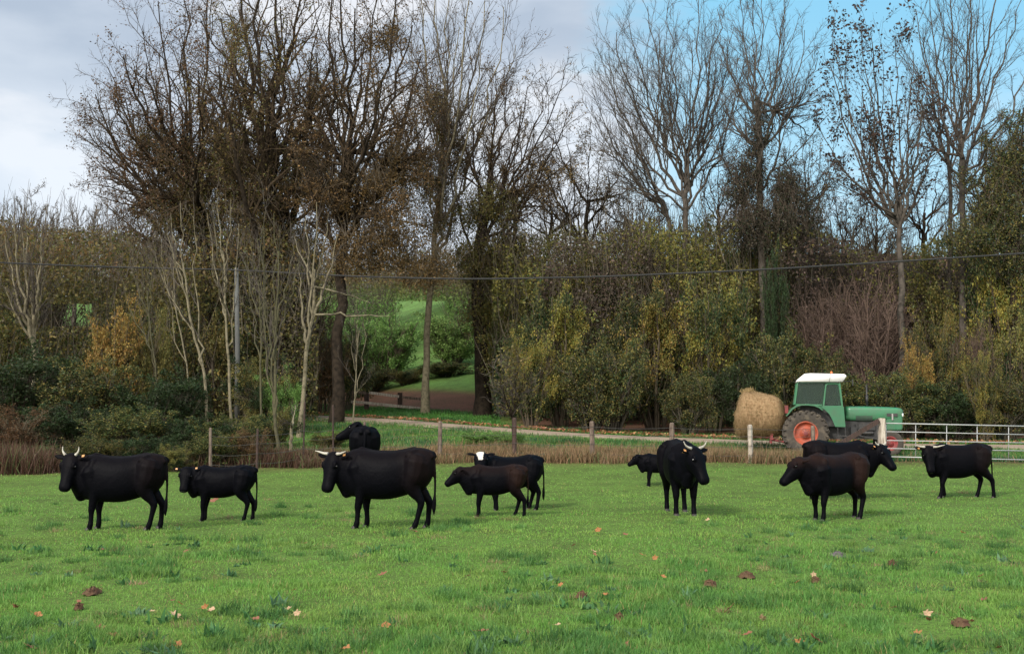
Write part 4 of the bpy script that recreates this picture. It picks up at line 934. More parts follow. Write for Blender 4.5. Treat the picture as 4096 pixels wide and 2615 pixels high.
    rmf = tmp.modifiers.new('r', 'REMESH'); rmf.mode = 'VOXEL'; rmf.voxel_size = .0155
    sm = tmp.modifiers.new('s', 'SMOOTH'); sm.iterations = 5; sm.factor = .5
    dg = bpy.context.evaluated_depsgraph_get(); me = bpy.data.meshes.new_from_object(tmp.evaluated_get(dg)); me.name = 'body'
    bpy.data.objects.remove(tmp)
    nv = len(me.vertices); co = np.zeros(nv * 3, np.float32); me.vertices.foreach_get('co', co); co = co.reshape(-1, 3)
    col = np.tile(np.array((.0018, .0018, .0034)), (nv, 1)); nz = vnoise(co[:, 0], co[:, 1], co[:, 2], scale=.35, seed=len(label), octv=3)
    if brown:
        bk_ = np.clip((co[:, 2] - 1.05) / .3, 0, 1) * .6 + np.clip((-.15 - co[:, 0]) / .4, 0, 1) * np.clip((co[:, 2] - .5) / .4, 0, 1)
        bk_ = np.clip(bk_ * (.4 + nz * 1.2) * brown, 0, 1)[:, None]; col = col * (1 - bk_) + np.array((.018, .009, .007)) * bk_
    if white:
        rel = co - O; a = rel @ hd; bq = rel @ hr; cq = rel @ hu
        wm = (cq > .02) & (np.abs(bq + .02 - a * .12) < .10 - .22 * np.clip(a, 0, 1) + .05 * (nz - .5)) & (a > -.03) & (a < .22); col[wm] = (.72, .68, .60)
    # grey lighter muzzle rim
    c4 = np.ones((nv, 4), np.float32); c4[:, :3] = col; at_ = me.color_attributes.new('Col', 'FLOAT_COLOR', 'POINT'); at_.data.foreach_set('color', c4.ravel())
    me.polygons.foreach_set('use_smooth', np.full(len(me.polygons), True)); me.materials.clear(); me.materials.append(M['coat'])
    link('body', me, None, root)
    for sd in (-1, 1):
        e = O + hd * .16 + hr * sd * .150 + hu * .065; mb = MB(); limb(mb, [e - hd * .006, e + hd * .006], [.02, .02], 8); mb.build('eye', M['eye'], root, True)
    mb = MB(); nb = O + hd * (.488 * HL / .5) - hu * .03
    V, q, t = ring_loft([(nb - hd * .012, hr, hu, .092, .062, .045), (nb + hd * .018, hr, hu, .066, .042, .026), (nb + hd * .03, hr, hu, .034, .022, .012)], 14, .9); mb.add(V, q, t); mb.build('nose', M['nose'], root, True)
    for fp in feet_:
        mb = MB(); V, q, t = ring_loft([(np.array((fp[0] + .005, fp[1], .085)), ey, ex, .040, .040, .040), (np.array((fp[0] + .012, fp[1], .05)), ey, ex, .052, .056, .050), (np.array((fp[0] + .018, fp[1], -.01)), ey, ex, .058, .068, .055)], 12); mb.add(V, q, t); mb.build('hoof', M['hoof'], root, True)
    if horns:
        kind, hl = horns
        for sd in (-1, 1):
            h0 = O + hr * sd * .10 + hu * .085 - hd * .05
            out = hr * sd; up_ = ez if kind != 'fwd' else (hu * .8 + ez * .2)
            if kind == 'out': pts = [h0, h0 + out*.4*hl + hu*.06*hl, h0 + out*.8*hl + hu*.14*hl + ez*.02, h0 + out*1.1*hl + hu*.3*hl + ez*.10*hl]
            elif kind == 'up': pts = [h0, h0 + out*.22*hl + up_*.2*hl, h0 + out*.42*hl + up_*.55*hl, h0 + out*.40*hl + up_*1.0*hl]
            else: pts = [h0, h0 + out*.4*hl + ez*.10*hl, h0 + out*.75*hl + ez*.3*hl, h0 + out*.95*hl + ez*.65*hl]
            pts = np.array(pts); tt = np.linspace(0, 1, 4); ss = np.linspace(0, 1, 10); pp = np.stack([np.interp(ss, tt, pts[:, i]) for i in range(3)], -1)
            pp[1:-1] = (pp[:-2] + pp[1:-1]*2 + pp[2:]) / 4; mb = MB(); rod(mb, pp, list(.028 * (1 - ss * .82)), 10); mb.build('horn', M['horn'], root, True)
    for sd in tags:
        e, ed, er, eu = ears[sd]; mb = MB(); r3 = Matrix((tuple(ed), tuple(er), tuple(eu))).transposed()
        fr = e + eu * .026 - er * .01; box(mb, fr, (.050, .040, .006), r3)
        fr2 = e - eu * .026 - er * .01; box(mb, fr2, (.050, .040, .006), r3); rod(mb, [fr2, fr], .006, 6); mb.build('ear_tag', M['tag'], root)
    return root
D_ = .4254
cow('large horned black cow at the far left, standing side-on, head turned to the camera', 295 * D_, 1241 * D_, None, 182, .96, (32, 22), (74, -64), .25, (.04, -.02, .06, -.08), ('up', .15), (1,), .2)
cow('smaller hornless black cow with two orange ear tags, second from the left', 532 * D_, 1222 * D_, None, 180, .785, (32, 15), (84, -62), .25, (0, .02, .06, -.10), None, (1, -1), 0, calf=True, fat=.92)
cow('biggest black cow with wide white horns, standing in front in the left half', 918 * D_, 1239 * D_, None, 172, 1.04, (26, 4), (66, -66), .28, (.05, -.06, .10, -.06), ('out', .21), (1,), .3, fat=1.06)
cow('black cow seen from behind at the back, its head turned left above the biggest cow', 858 * D_, 0, 31.5, 98, 1.19, (72, 46), (82, -26), .24, (0, 0, 0, 0), None, (), .0, fat=.80)
cow('young black cow without horns facing left in front of the white-faced one', 1170 * D_, 1212 * D_, None, 182, .76, (4, 6), (8, -38), .28, (.03, .0, -.12, .12), None, (), 1.1, calf=True, fat=.92)
cow('black cow with a white forehead looking over the back of the young black cow', 1205 * D_, 1197 * D_, None, 194, .87, (48, 36), (74, -42), .30, (-.05, -.1, 0, .12), None, (), .0, white=True)
cow('small black calf at the back, half hidden behind the front-facing cow', 1552 * D_, 1141 * D_, None, 178, .67, (0, 10), (5, -35), .25, (0, .04, 0, 0), None, (), .0, calf=True, name='calf', fat=.95, cat='calf')
cow('horned black cow walking towards the camera with its head turned to the right', 1597 * D_, 1206 * D_, None, 271, 1.10, (16, -4), (36, -58), .28, (.05, -.05, .12, -.10), ('up2', .19), (-1,), .15, fat=.96)
cow('long black cow facing right, standing behind the brown-tinged one', 1965 * D_, 1172 * D_, None, 2, 1.04, (-14, 0), (-52, -48), .30, (0, -.03, 0, -.06), ('up2', .12), (-1,), .2)
cow('black heifer with a brown-tinged rump facing left, standing in front of the long black cow', 1962 * D_, 1219 * D_, None, 209, .94, (-8, 2), (-14, -42), .27, (.04, -.06, .10, -.08), None, (), 2.2, fat=.92, name='heifer', tail=False)
cow('horned black cow in front of the metal gate, turning its head to the camera', 2254 * D_, 1168 * D_, None, 184, .975, (34, 8), (84, -68), .27, (.14, -.12, -.20, .10), ('out', .24), (-1,), .35)

# ------------------------------------------------------------------ hay bale
M['straw'] = mat('hay', (.28, .19, .105), .95, (5, (.20, .125, .065), .35, .7), (22, .9), spec=.05, stretch=(2.5, 2.5, .7))
TY = 41.0
TG = float(gz(XatY(806, 40.3), 40.3)); TX = P(2850/4 + 1048/2.833/4, 400, 40.22)[0] + .166
TRZ = R_(-12); TC, TS = math.cos(TRZ), math.sin(TRZ)
S5 = .00307
def T5(cx, cy): return ((cx - 1048) * S5, (1062 - cy) * S5)
bx, bz = T5(505, 545)
bx += .13
bale = empty('hay_bale', (TX + bx * TC, TY + bx * TS, TG + .66), rz=TRZ, label='round bale of straw-coloured hay carried behind the green tractor', cat='hay bale')
rg = np.random.default_rng(77); nu, nv = 56, 44
prof = []
for i in range(nu):   # along X: ends rounded
    u = i / (nu - 1); X = -.90 + 1.74 * u
    e = (1 - abs(2*u - 1) ** 7.0) ** .5 if 0 < u < 1 else 0.03
    ztop = 1.74 - .34 * u; zbot = -.05 + .08 * u; rz_ = (ztop - zbot) / 2; prof.append((X, (ztop + zbot) / 2, rz_ * max(e, .03), .74 * max(e, .03)))
V = []
for X, cz, rz_, ry_ in prof:
    for j in range(nv):
        a = 2 * math.pi * j / nv; V.append((X, math.cos(a) * ry_, cz + math.sin(a) * rz_))
V = np.array(V)
nzb = vnoise(V[:, 0], V[:, 1], V[:, 2], scale=.35, seed=3, octv=4) - .5
cen = np.stack([V[:, 0] * .6, V[:, 1] * 0, np.full(len(V), .8)], -1); dr = V - cen; dr /= np.linalg.norm(dr, axis=1)[:, None]; V = V + dr * nzb[:, None] * .11
V[:, 0] -= .10 * np.clip(.8 - V[:, 2], 0, 1) * (V[:, 0] < 0); V[:, 0] += .30 * np.clip(V[:, 2] - .8, 0, 1) * np.clip(-V[:, 0], 0, 1)
i = np.arange((nu - 1))[:, None] * nv + np.arange(nv)[None]; j2 = np.arange((nu - 1))[:, None] * nv + (np.arange(nv)[None] + 1) % nv
me = mesh_np('bale', V, np.stack([i, j2, j2 + nv, i + nv], -1).reshape(-1, 4), smooth_=True); link('bale_body', me, M['straw'], bale)
ns = 9000; kk = rg.integers(0, len(V), ns); S = V[kk] + dr[kk] * .0 + rg.normal(0, .02, (ns, 3)); D = dr[kk] * .12 + rg.normal(0, .45, (ns, 3)) + np.array((0, 0, -.7))
Pn, Rn = grow(S, D, rg.uniform(.05, .12, ns), np.full(ns, .0032), 4, -.6, .15, rg, .6); Vq, q = tubes(Pn, Rn, 3)
mb = MB(); mb.add(Vq, q, None, np.repeat(pal(rg, ns, [(.34, .235, .12), (.25, .165, .08), (.40, .30, .16), (.18, .115, .06)]), 12, 0))
S = np.tile(np.array((-.40, -.1, 1.58)), (260, 1)) + rg.normal(0, 1, (260, 3)) * (.10, .16, .03); D = rg.normal(0, .35, (260, 3)) + np.array((0, 0, 1))
Pn, Rn = grow(S, D, rg.uniform(.05, .16, 260), np.full(260, .006), 4, -.2, .15, rg, .6); Vq, q = tubes(Pn, Rn, 3); mb.add(Vq, q, None, np.repeat(pal(rg, 260, [(.42, .29, .14), (.3, .2, .1)]), 12, 0))
mb.build('loose_straw', M['leaf'], bale)

# ------------------------------------------------------------------ tractor
M['green'] = mat('green paint', (.018, .13, .055), .42, (2.2, (.035, .105, .05), .35, .7), None, coat=.2)
M['greenlt'] = mat('sun-faded green paint', (.022, .155, .065), .42, (2.5, (.04, .12, .06), .35, .7), None, coat=.2)
M['white'] = mat('white roof paint', (.78, .77, .74), .5, (3, (.62, .6, .55), .5, .8))
M['red'] = mat('red paint', (.34, .065, .028), .6, (4, (.15, .05, .035), .4, .75))
M['redd'] = mat('dull red linkage', (.22, .03, .03), .6, (5, (.08, .03, .025), .4, .7))
M['tyre'] = mat('dusty rubber', (.055, .048, .04), .9, (4, (.12, .10, .075), .45, .7), (30, .3), spec=.2)
M['black'] = mat('black machinery', (.018, .018, .018), .55, (6, (.05, .045, .04), .45, .75))
M['seat'] = mat('seat vinyl', (.03, .03, .03), .6); M['steel'] = mat('dull steel', (.35, .34, .32), .45, metal=.7)
gl = bpy.data.materials.new('cab glass'); gl.use_nodes = True; t = gl.node_tree; b = t.nodes['Principled BSDF']; out = t.nodes['Material Output']
b.inputs['Base Color'].default_value = (.10, .14, .12, 1); b.inputs['Roughness'].default_value = .05
tb = N(t, 'ShaderNodeBsdfTransparent'); tb.inputs[0].default_value = (.62, .72, .66, 1); mx = N(t, 'ShaderNodeMixShader'); mx.inputs[0].default_value = .16
L(t, tb, 0, mx, 1); L(t, b, 0, mx, 2); L(t, mx, 0, out, 0); M['glass'] = gl
M['beacon'] = mat('orange beacon', (.8, .16, .03), .25); M['lamp'] = mat('headlamp glass', (.6, .62, .6), .1)
tr = empty('tractor', (TX, TY, TG), rz=TRZ, label='old green farm tractor with white cab roof and red wheel rims parked by the track', cat='tractor')
def lathe(prof, yc, k=40, xc=0, zc=0):
    """prof: list (radius, y)"""
    a = np.arange(k) * 2 * np.pi / k; V = np.array([(xc + r * math.cos(t_), yc + y, zc + r * math.sin(t_)) for r, y in prof for t_ in a]); n = len(prof)
    i = np.arange(n - 1)[:, None] * k + np.arange(k)[None]; j = np.arange(n - 1)[:, None] * k + (np.arange(k)[None] + 1) % k
    return V, np.stack([i, i + k, j + k, j], -1).reshape(-1, 4)
def wheel(xc, yc, r, wd, rr, sd, lugs, front=False):
    zc = r; h = wd / 2; mb = MB()
    V, q = lathe([(rr, h*.78), (rr + .03, h*.9), (r*.80, h), (r*.93, h*.9), (r*.965, h*.6), (r*.97, 0), (r*.965, -h*.6), (r*.93, -h*.9), (r*.80, -h), (rr + .03, -h*.9), (rr, -h*.78)], yc, 44, xc, zc); mb.add(V, q)
    if lugs:
        for k in range(lugs):
            for s2 in (-1, 1):
                a = 2 * math.pi * (k + (.5 if s2 > 0 else 0)) / lugs
                rot = Matrix.Rotation(-a, 3, 'Y') @ Matrix.Rotation(s2 * .65, 3, 'X')
                c = Vector((xc, yc, zc)) + Matrix.Rotation(-a, 3, 'Y') @ Vector((r * .965, s2 * h * .48, 0))
                box(mb, c, (.07, h * 1.15, .075), rot)
                c = Vector((xc, yc, zc)) + Matrix.Rotation(-a - s2*0 - .13, 3, 'Y') @ Vector((r * .915, s2 * h * .97, 0)); box(mb, c, (.10, .05, .07), Matrix.Rotation(-a - .13, 3, 'Y'))
    w_ = mb.build('wheel', M['tyre'], tr, True)
    for p in w_.data.polygons[-0 or len(w_.data.polygons):]: pass
    mb = MB(); o = -sd
    V, q = lathe([(rr + .012, o*h*.80), (rr - .01, o*h*.86), (rr - .035, o*h*.80), (rr - .06, o*h*.45), (rr * .62, o*h*.30), (rr * .42, o*h*.42), (rr*.40, o*h*.62), (.02, o*h*.66)], yc, 36, xc, zc)
    if o > 0: q = q[:, ::-1]
    mb.add(V, q); rim = mb.build('rim', M['red' if lugs else 'redd'], w_, True)
    mb = MB()
    for k in range(8):
        a = k * math.pi / 4; p_ = np.array((xc + rr*.30*math.cos(a), yc + o*h*.66, zc + rr*.30*math.sin(a))); rod(mb, [p_, p_ + np.array((0, o*.02, 0))], .014, 6)
    V, q = lathe([(rr*.18, o*h*.64), (rr*.17, o*h*.95), (.01, o*h*.98)], yc, 20, xc, zc); mb.add(V, q if o < 0 else q[:, ::-1]); mb.build('hub', M['redd'], w_, False)
wheel(0, -.80, .79, .46, .41, 1, 22); wheel(0, .80, .79, .46, .41, -1, 22)
fxw = T5(1965, 0)[0]; wheel(fxw, -.72, .45, .22, .24, 1, 0); wheel(fxw, .72, .45, .22, .24, -1, 0)
# near and far fenders with lower side panels
for sd in (-1, 1):
    y0, y1 = sd * 1.06, sd * .56
    outer = [T5(*p) for p in ((830, 612), (850, 585), (895, 525), (950, 490), (1010, 474), (1080, 474), (1150, 482), (1205, 505), (1242, 540))]
    inner = [T5(*p) for p in ((1235, 552), (1195, 520), (1145, 500), (1080, 492), (1010, 492), (955, 508), (905, 540), (865, 590), (842, 612))]
    bm_link('fender', prism(outer + inner, min(y0, y1), max(y0, y1)), M['green'], tr, .006)
    side = [T5(*p) for p in ((1205, 500), (1470, 505), (1484, 735), (1372, 732), (1345, 660), (1310, 590), (1262, 540))]
    bm_link('side_panel', prism(side, sd * .86 - .02, sd * .86 + .02), M['green'], tr, .008)
    st_ = MB(); x0, z0 = T5(1450, 735); box(st_, (x0 - .02, sd * .80, z0 - .30), (.34, .30, .03)); rod(st_, [(x0 + .1, sd*.82, z0), (x0 + .1, sd*.82, z0 - .3)], .015, 6); rod(st_, [(x0 - .15, sd*.82, z0), (x0 - .15, sd*.82, z0 - .3)], .015, 6); st_.build('step', M['black'], tr)
# inner fender walls / floor
bm_link('cab_floor', prism([T5(1000, 640), T5(1000, 480), T5(1240, 500), T5(1470, 505), T5(1480, 730), T5(1300, 730)], -.54, .54), M['black'], tr, .01)
# cab posts (each side) + cross members
CW = .70
def strip(p, q_, y, w=.055, name='pillar', m='greenlt', d=.05):
    a = np.array((p[0], y, p[1])); b_ = np.array((q_[0], y, q_[1])); mb = MB(); v = b_ - a
    box(mb, (a + b_) / 2, (np.linalg.norm(v), d, w), Vector(v).to_track_quat('X', 'Y').to_matrix() @ Matrix.Rotation(math.pi/2, 3, 'X')); return mb.build(name, M[m], tr)
for sd in (-1, 1):
    y = sd * CW
    strip(T5(972, 222), T5(935, 478), y, .05); strip(T5(1283, 250), T5(1248, 500), y - sd*.0, .045); strip(T5(1432, 228), T5(1458, 508), y, .05)
    strip(T5(985, 228), T5(1425, 228), y, .045, 'cab_rail'); strip(T5(950, 482), T5(1235, 486), y, .05, 'cab_rail')
    gm_ = MB(); pts = [T5(*p) for p in ((984, 234), (1272, 240), (1240, 474), (952, 470))]; V = np.array([(x_, y, z_) for x_, z_ in pts]); V2 = V + np.array((0, .006, 0))
    gm_.add(np.concatenate([V, V2]), [(0, 1, 2, 3), (7, 6, 5, 4), (0, 4, 5, 1), (1, 5, 6, 2), (2, 6, 7, 3), (3, 7, 4, 0)]); gm_.build('side_window', M['glass'], tr)
    # door with frame and pane
    dy = y + sd * .012; dm = MB(); dp = [T5(*p) for p in ((1300, 246), (1408, 246), (1426, 262), (1452, 502), (1256, 502), (1284, 266))]
    for a, b_ in zip(dp, dp[1:] + dp[:1]):
        A = np.array((a[0], dy, a[1])); B_ = np.array((b_[0], dy, b_[1])); rod(dm, [A, B_], .02, 8)
    door = dm.build('door', M['greenlt'], tr); pm = MB(); V = np.array([(x_, dy, z_) for x_, z_ in dp]); V2 = V + np.array((0, .005, 0)); n6 = 6
    cen = V.mean(0)[None]; cen2 = V2.mean(0)[None]
    pm.add(np.concatenate([V, V2, cen, cen2]), [(i, i+6, (i+1) % 6 + 6, (i+1) % 6) for i in range(6)], [(12, i, (i+1) % 6) for i in range(6)] + [(13, (i+1) % 6 + 6, i + 6) for i in range(6)]); pm.build('door_pane', M['glass'], door)
    hm = MB(); hx, hz = T5(1268, 470); rod(hm, [(hx, dy + sd*.03, hz), (hx + .10, dy + sd*.03, hz)], .012, 6); hm.build('handle', M['black'], door)
for (p, q_, nm) in ((T5(985, 228), T5(945, 475), 'rear_window'), (T5(1440, 232), T5(1466, 505), 'windscreen')):
    gm_ = MB(); V = np.array([(p[0], -CW + .03, p[1]), (p[0], CW - .03, p[1]), (q_[0], CW - .03, q_[1]), (q_[0], -CW + .03, q_[1])]); gm_.add(np.concatenate([V, V + np.array((.006, 0, 0))]), [(0, 1, 2, 3), (7, 6, 5, 4), (0, 4, 5, 1), (1, 5, 6, 2), (2, 6, 7, 3), (3, 7, 4, 0)]); gm_.build(nm, M['glass'], tr)
# roof: lofted shell
rp = [T5(*p) for p in ((962, 214), (968, 196), (1048, 131), (1110, 125), (1490, 136), (1512, 160), (1462, 226), (962, 222))]
bm = prism(rp, -.80, .80); bmesh.ops.bevel(bm, geom=[e for e in bm.edges], offset=.03, segments=3, affect='EDGES', clamp_overlap=True)
for v in bm.verts:
    f_ = max(0, v.co.z - T5(0, 215)[1]) / .28; v.co.y *= 1 - .12 * min(f_, 1)
bm_link('roof', bm, M['white'], tr, 0, True)
sm_ = MB(); x1, z1 = T5(1338, 131); x2, z2 = T5(1318, 222); rod(sm_, [(x2, -.807, z2), ((x1 + x2)/2 , -.79, (z1 + z2)/2), (x1, -.715, z1 + .012), (x1, .71, z1 + .012)], .006, 5); sm_.build('roof_seam', M['black'], tr)
bm_ = MB(); x1, z1 = T5(1352, 128); rod(bm_, [(x1, -.45, z1), (x1, -.45, z1 + .03), (x1, -.45, z1 + .07), (x1, -.45, z1 + .085)], [.03, .035, .03, .012], 14); bm_.build('beacon', M['beacon'], tr, True)
# bonnet
def hood():
    xs_ = [T5(a, 0)[0] for a in (1500, 1560, 1700, 1850, 1980, 2060, 2105, 2126, 2134)]
    zt = [T5(0, a)[1] for a in (500, 499, 499, 503, 508, 513, 520, 538, 560)]
    zb = [T5(0, a)[1] for a in (665, 668, 670, 668, 660, 655, 650, 640, 620)]
    hw = [.31, .31, .315, .315, .31, .30, .28, .24, .16]
    return ring_loft([(np.array((x_, 0, (a + b_) / 2)), np.array((0, 1, 0)), np.array((0, 0, 1)), w__, (a - b_) / 2, (a - b_) / 2) for x_, a, b_, w__ in zip(xs_, zt, zb, hw)], 32, .42)
mb = MB(); V, q, t_ = hood(); mb.add(V, q, t_); mb.build('bonnet', M['greenlt'], tr, True)
mb = MB(); a, b_ = T5(1940, 0)[0], T5(2118, 0)[0]; z0, z1 = T5(0, 770)[1], T5(0, 600)[1]
bm_link('nose_panel', prism([(a, z0), (b_ - .03, z0), (b_, z0 + .08), (b_, z1), (a, z1)], -.29, .29), M['green'], tr, .03)
mb = MB()
for sd in (-1, 1):
    for k in range(5):
        x_, z_ = T5(1615, 655 - k * 11); box(mb, (x_ + .27, sd * .318, z_), (.56, .012, .016))
mb.build('vent', M['black'], tr)
for sd in (-1, 1):
    mb = MB(); x_, z_ = T5(1985, 592); box(mb, (x_ + .07, sd * .305, z_ - .02), (.36, .03, .11)); mb.build('side_grille', M['black'], tr)
    mb = MB(); x_, z_ = T5(2010, 620); box(mb, (x_, sd * .325, z_), (.05, .03, .22)); mb.build('trim_badge', M['steel'], tr)
    mb = MB(); x_, z_ = T5(2122, 600); rod(mb, [(x_ - .02, sd * .2, z_), (x_ + .03, sd * .2, z_)], .075, 18); mb.build('headlight', M['lamp'], tr, True)
# engine, frame, axle
mb = MB(); x0, z0 = T5(1700, 770); box(mb, (x0, 0, z0), (1.35, .42, .62)); box(mb, (x0 + .1, -.24, z0 + .1), (.55, .12, .20)); box(mb, (x0 - .35, -.26, z0 - .05), (.2, .14, .3)); rod(mb, [(x0 - .1, -.28, z0 - .1), (x0 + .3, -.28, z0 - .1)], .06, 12)
for k in range(6): rod(mb, [(x0 - .3 + k * .12, -.26, z0 + .22), (x0 - .3 + k * .12, -.26, z0 - .02)], .018, 6)
mb.build('engine', M['black'], tr)
mb = MB(); box(mb, (T5(1300, 0)[0] - .2, 0, .80), (1.6, .40, .45)); rod(mb, [(0, -.62, .79), (0, .62, .79)], .13, 14); mb.build('transmission', M['black'], tr)
mb = MB(); box(mb, (fxw, 0, .47), (.16, 1.25, .12)); box(mb, (fxw, 0, .62), (.5, .3, .3)); rod(mb, [(fxw - .02, -.5, .5), (fxw - 1.1, -.25, .72)], .02, 6); mb.build('front_axle', M['black'], tr)
mb = MB(); x_, z_ = T5(1742, 505); rod(mb, [(x_, -.12, z_ - .05), (x_, -.12, z_ + .30), (x_, -.12, z_ + .32), (x_, -.12, z_ + .78)], [.035, .035, .028, .028], 12); rod(mb, [(x_, -.12, z_ + .1), (x_, -.12, z_ + .4)], .05, 12); mb.build('exhaust', M['black'], tr, True)
mb = MB(); x_, z_ = T5(1570, 225); rod(mb, [(T5(1440, 0)[0], -.72, z_), (x_, -.92, z_ + .02)], .012, 6); box(mb, (x_, -.94, z_ - .03), (.03, .14, .22)); mb.build('mirror', M['black'], tr)
mb = MB(); x_, z_ = T5(1130, 440); bq = box(mb, (x_, 0, z_ - .05), (.42, .44, .12)); box(mb, (x_ - .22, 0, z_ + .22), (.10, .42, .50)); mb.build('seat', M['seat'], tr)
mb = MB(); cx_, cz_ = T5(1345, 400); pts = [(cx_ + .07 * math.sin(a), .20 * math.cos(a), cz_ + .19 * math.sin(a)) for a in np.linspace(0, 2*np.pi, 25)]; rod(mb, pts, .014, 6); rod(mb, [(cx_, 0, cz_), (cx_ + .18, 0, cz_ - .45)], .02, 8); rod(mb, [pts[0], pts[12]], .01, 5); mb.build('steering_wheel', M['black'], tr, True)
# rear linkage holding the bale
mb = MB()
for sd in (-1, 1):
    rod(mb, [(-.1, sd * .32, .75), (-.75, sd * .36, .48), (-1.15, sd * .36, .55)], .04, 8); rod(mb, [(-.2, sd * .34, 1.25), (-.62, sd * .36, .55)], .025, 8)
    box(mb, (-1.12, sd * .36, 1.0), (.09, .08, 1.15), Matrix.Rotation(.12, 3, 'Y')); 
rod(mb, [(-.25, 0, 1.2), (-1.05, 0, 1.45)], .035, 8); box(mb, (-1.14, 0, .60), (.09, 1.1, .09)); box(mb, (-1.08, 0, 1.52), (.09, .80, .09)); box(mb, (-.62, 0, 1.62), (.12, .5, .28))
rod(mb, [(-1.12, -.3, .62), (-1.9, -.3, .66)], .025, 6); rod(mb, [(-1.12, .3, .62), (-1.9, .3, .66)], .025, 6)
mb.build('rear_linkage', M['redd'], tr)

# ------------------------------------------------------------------ fallen leaves and soil patches
M['fl_or'] = mat('orange leaf', (.26, .12, .03), .7, (14, (.3, .11, .05), .4, .7)); M['fl_tan'] = mat('tan leaf', (.36, .25, .15), .75, (14, (.4, .26, .15), .4, .7))
M['fl_br'] = mat('brown leaf', (.22, .085, .045), .75, (14, (.12, .05, .03), .4, .7)); M['soil'] = mat('crumbly soil', (.11, .07, .04), .95, (9, (.07, .035, .025), .4, .7), (25, 1), spec=.1)
M['soilg'] = mat('dry dung', (.13, .11, .12), .95, (9, (.06, .05, .05), .4, .7), (25, 1), spec=.1)
def leaf_mesh(seed):
    rg = np.random.default_rng(seed); k = 22; a = np.linspace(0, 2*np.pi, k, endpoint=False)
    r = .5 + .10 * np.cos(a * 5) * (1 + .4 * np.cos(a)) + rg.normal(0, .05, k)
    x = np.cos(a) * r; y = np.sin(a) * r * rg.uniform(.5, .8); z = .5 * x * x * rg.uniform(.2, 1.4) + rg.uniform(.5, 1.3) * y * y + .05 * np.sin(a * 5); V = np.stack([x, y, z], -1)
    V = np.concatenate([V, [(0, 0, .02)], V * (1, 1, 1) - (0, 0, .012), [(0, 0, .0)]]); n = k + 1
    t = [(k, i, (i+1) % k) for i in range(k)] + [(n + k, n + (i+1) % k, n + i) for i in range(k)]
    q = [(i, n + i, n + (i+1) % k, (i+1) % k) for i in range(k)]
    # stalk
    mb = MB(); mb.add(V, q, t); rod(mb, [(-.5, 0, .03), (-.75, .03, .10), (-.95, .08, .12)], .018, 5); return mb.mesh('fallen_leaf')
LM = [leaf_mesh(s) for s in range(6)]
LV = [(508, 1440, 24, 'fl_tan', 'pale tan leaf lying beside an orange one below the smaller black cow'), (492, 1433, 22, 'fl_or', 'orange leaf lying against the pale tan one below the smaller black cow'),
 (706, 1448, 22, 'fl_tan', 'pale tan leaf with folded edge in the grass below the biggest cow'), (685, 1436, 18, 'fl_tan', 'small pinkish tan leaf left of the folded tan one'),
 (911, 1477, 28, 'fl_or', 'broad orange leaf in the lower middle of the grass'), (820, 1532, 28, 'fl_or', 'orange leaf cut by the bottom edge in the left half'),
 (105, 1452, 26, 'fl_or', 'orange-tan leaf near the left edge of the foreground'), (2165, 1450, 30, 'fl_tan', 'large pale tan leaf standing up in the right foreground'),
 (2142, 1495, 26, 'fl_or', 'orange-brown leaf just below the large pale tan one on the right'), (1868, 1515, 26, 'fl_or', 'orange leaf near the bottom edge right of the middle'),
 (1310, 1474, 16, 'fl_tan', 'small whitish tan leaf at bottom centre'), (1904, 1356, 20, 'fl_tan', 'pale curled leaf beside a brown patch in the right half'),
 (1404, 1250, 20, 'fl_or', 'orange leaf behind the middle of the pasture, right of the young cows'), (510, 1181, 30, 'fl_br', 'orange leaf under the belly of the smaller black cow'),
 (1536, 1316, 18, 'fl_or', 'orange-tan leaf in mid pasture below the front-facing cow'), (250, 1295, 14, 'fl_br', 'small dark orange leaf below the left-hand horned cow'),
 (1750, 1497, 26, 'fl_br', 'curled olive-brown leaf in the bottom right grass'), (1660, 1225, 14, 'fl_tan', 'tiny tan leaf right of the front-facing cow'),
 (1555, 1360, 16, 'fl_or', 'small orange leaf left of the soil patches'), (200, 1420, 18, 'fl_br', 'brown leaf in the left foreground left of the leaf pair')]
def on_ground(px, py):
    Y = 15.0
    for _ in range(80): Y += (P(px, py, Y)[2] - float(gz(XatY(px, Y), Y)) - .03) * 5; Y = max(Y, 5)
    return XatY(px, Y), Y
rl = random.Random(9)
for i, (dx_, dy_, sz, m, lab) in enumerate(LV):
    x, Y = on_ground(dx_ * D_, dy_ * D_); o = bpy.data.objects.new('fallen_leaf', LM[i % 6].copy()); C.objects.link(o); o.data.materials.append(M[m])
    s = sz * D_ * Y / F * .75; o.scale = (s, s, s); o.location = (x, Y, float(gz(x, Y)) + .055 + s*.15); o.rotation_euler = (rl.uniform(-.2, .9) + .35, rl.uniform(-.4, .4), rl.uniform(-.6, .6)); tag(o, lab, 'leaf', 'fallen leaves in the foreground')
sh = {}
for i in range(46):
    px = rl.uniform(10, 1015); py = rl.uniform(530, 650); x, Y = on_ground(px, py); o = bpy.data.objects.new('fallen_leaf', None)
    m = rl.choice(['fl_or', 'fl_br', 'fl_br', 'fl_br', 'fl_tan']); key = (i % 6, m)
    if key not in sh: sh[key] = LM[i % 6].copy(); sh[key].materials.append(M[m])
    bpy.data.objects.remove(o); o = bpy.data.objects.new('fallen_leaf', sh[key]); C.objects.link(o)
    s = rl.uniform(.05, .10); o.scale = (s, s, s); o.location = (x, Y, float(gz(x, Y)) + rl.uniform(.03, .07)); o.rotation_euler = (rl.uniform(-.6, .6), rl.uniform(-.6, .6), rl.uniform(0, 6)); tag(o, 'small withered leaf half sunk in the pasture grass', 'leaf', 'small fallen leaves')
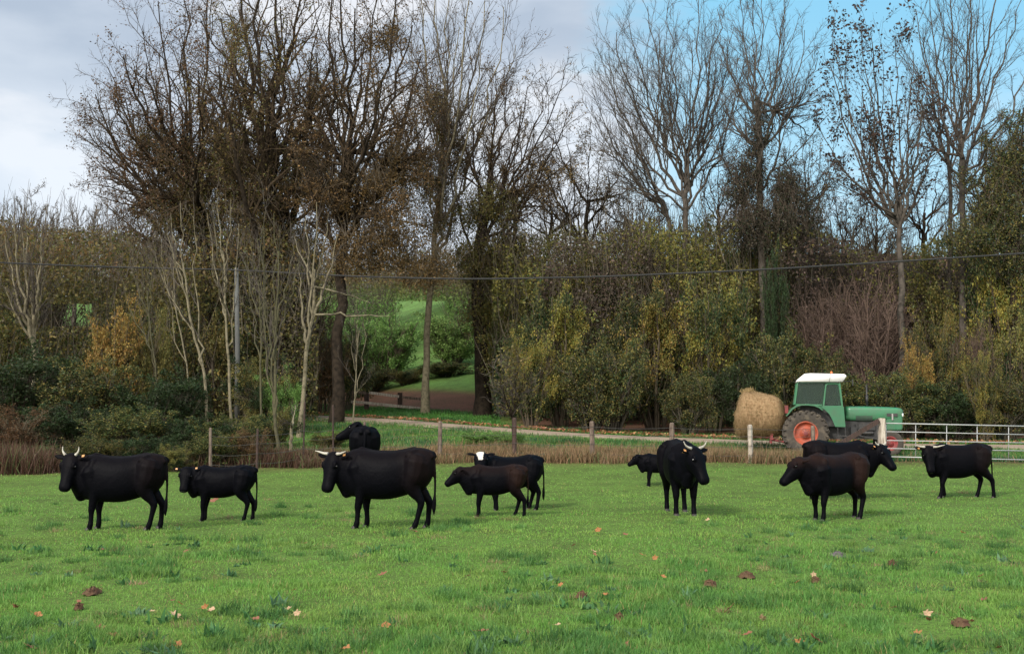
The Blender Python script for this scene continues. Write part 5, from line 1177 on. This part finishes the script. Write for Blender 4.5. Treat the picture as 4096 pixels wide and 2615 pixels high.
def patch(px, py, w_, m, lab, hgt=.06):
    x, Y = on_ground(px * D_, py * D_); r = w_ * D_ * Y / F / 2 * .85; rg = np.random.default_rng(int(px)); mb = MB(); k = 20; st = []
    for u in (1, .85, .6, .3, .05):
        a = np.linspace(0, 2*np.pi, k, endpoint=False); rr = r * u * (1 + .5 * (vnoise(np.cos(a)*2 + px, np.sin(a)*2, scale=.8, seed=4) - .5)); st.append(np.stack([np.cos(a)*rr, np.sin(a)*rr*1.6, np.full(k, hgt * (1 - u**2) + .0) + rg.normal(0, .008, k)], -1))
    V = np.concatenate(st); i = np.arange(4)[:, None]*k + np.arange(k)[None]; j = np.arange(4)[:, None]*k + (np.arange(k)[None]+1) % k
    mb.add(V, np.stack([i, j, j+k, i+k], -1).reshape(-1, 4)); mb.add(np.concatenate([st[-1], [[0, 0, hgt]]]), None, [(a_, (a_+1) % k, k) for a_ in range(k)])
    n = 160; Pp = rg.normal(0, .42, (n, 3)) * (r, r*1.6, 0) + (0, 0, hgt*.7); Vq, q = leaf_quads(Pp, rg.uniform(.008, .018, n), rg, .8); mb.add(Vq, q)
    o = mb.build('soil_patch' if m != 'soilg' else 'dung_pat', M[m]); o.location = (x, Y, float(gz(x, Y)) + .012); tag(o, lab, 'soil' if m != 'soilg' else 'dung')
patch(1750, 1350, 44, 'soil', 'largest brown soil scrape in the right half of the pasture'); patch(1664, 1370, 38, 'soil', 'dark brown soil scrape left of the largest one')
patch(1908, 1362, 30, 'soil', 'brown soil patch beside the pale curled leaf'); patch(1962, 1302, 40, 'soilg', 'grey dung pat on the right half of the pasture'); patch(2088, 1322, 24, 'soil', 'small red-brown soil patch right of the grey dung pat')
patch(1366, 1398, 34, 'soil', 'dark soil patch in the middle of the foreground'); patch(2242, 1462, 44, 'soil', 'brown soil patch near the lower right corner'); patch(1452, 1450, 30, 'soil', 'small dark soil patch right of the bottom centre'); patch(230, 1388, 50, 'soil', 'faint brown soil patch in the left foreground'); patch(200, 1425, 26, 'soil', 'small dark soil patch in the left foreground')
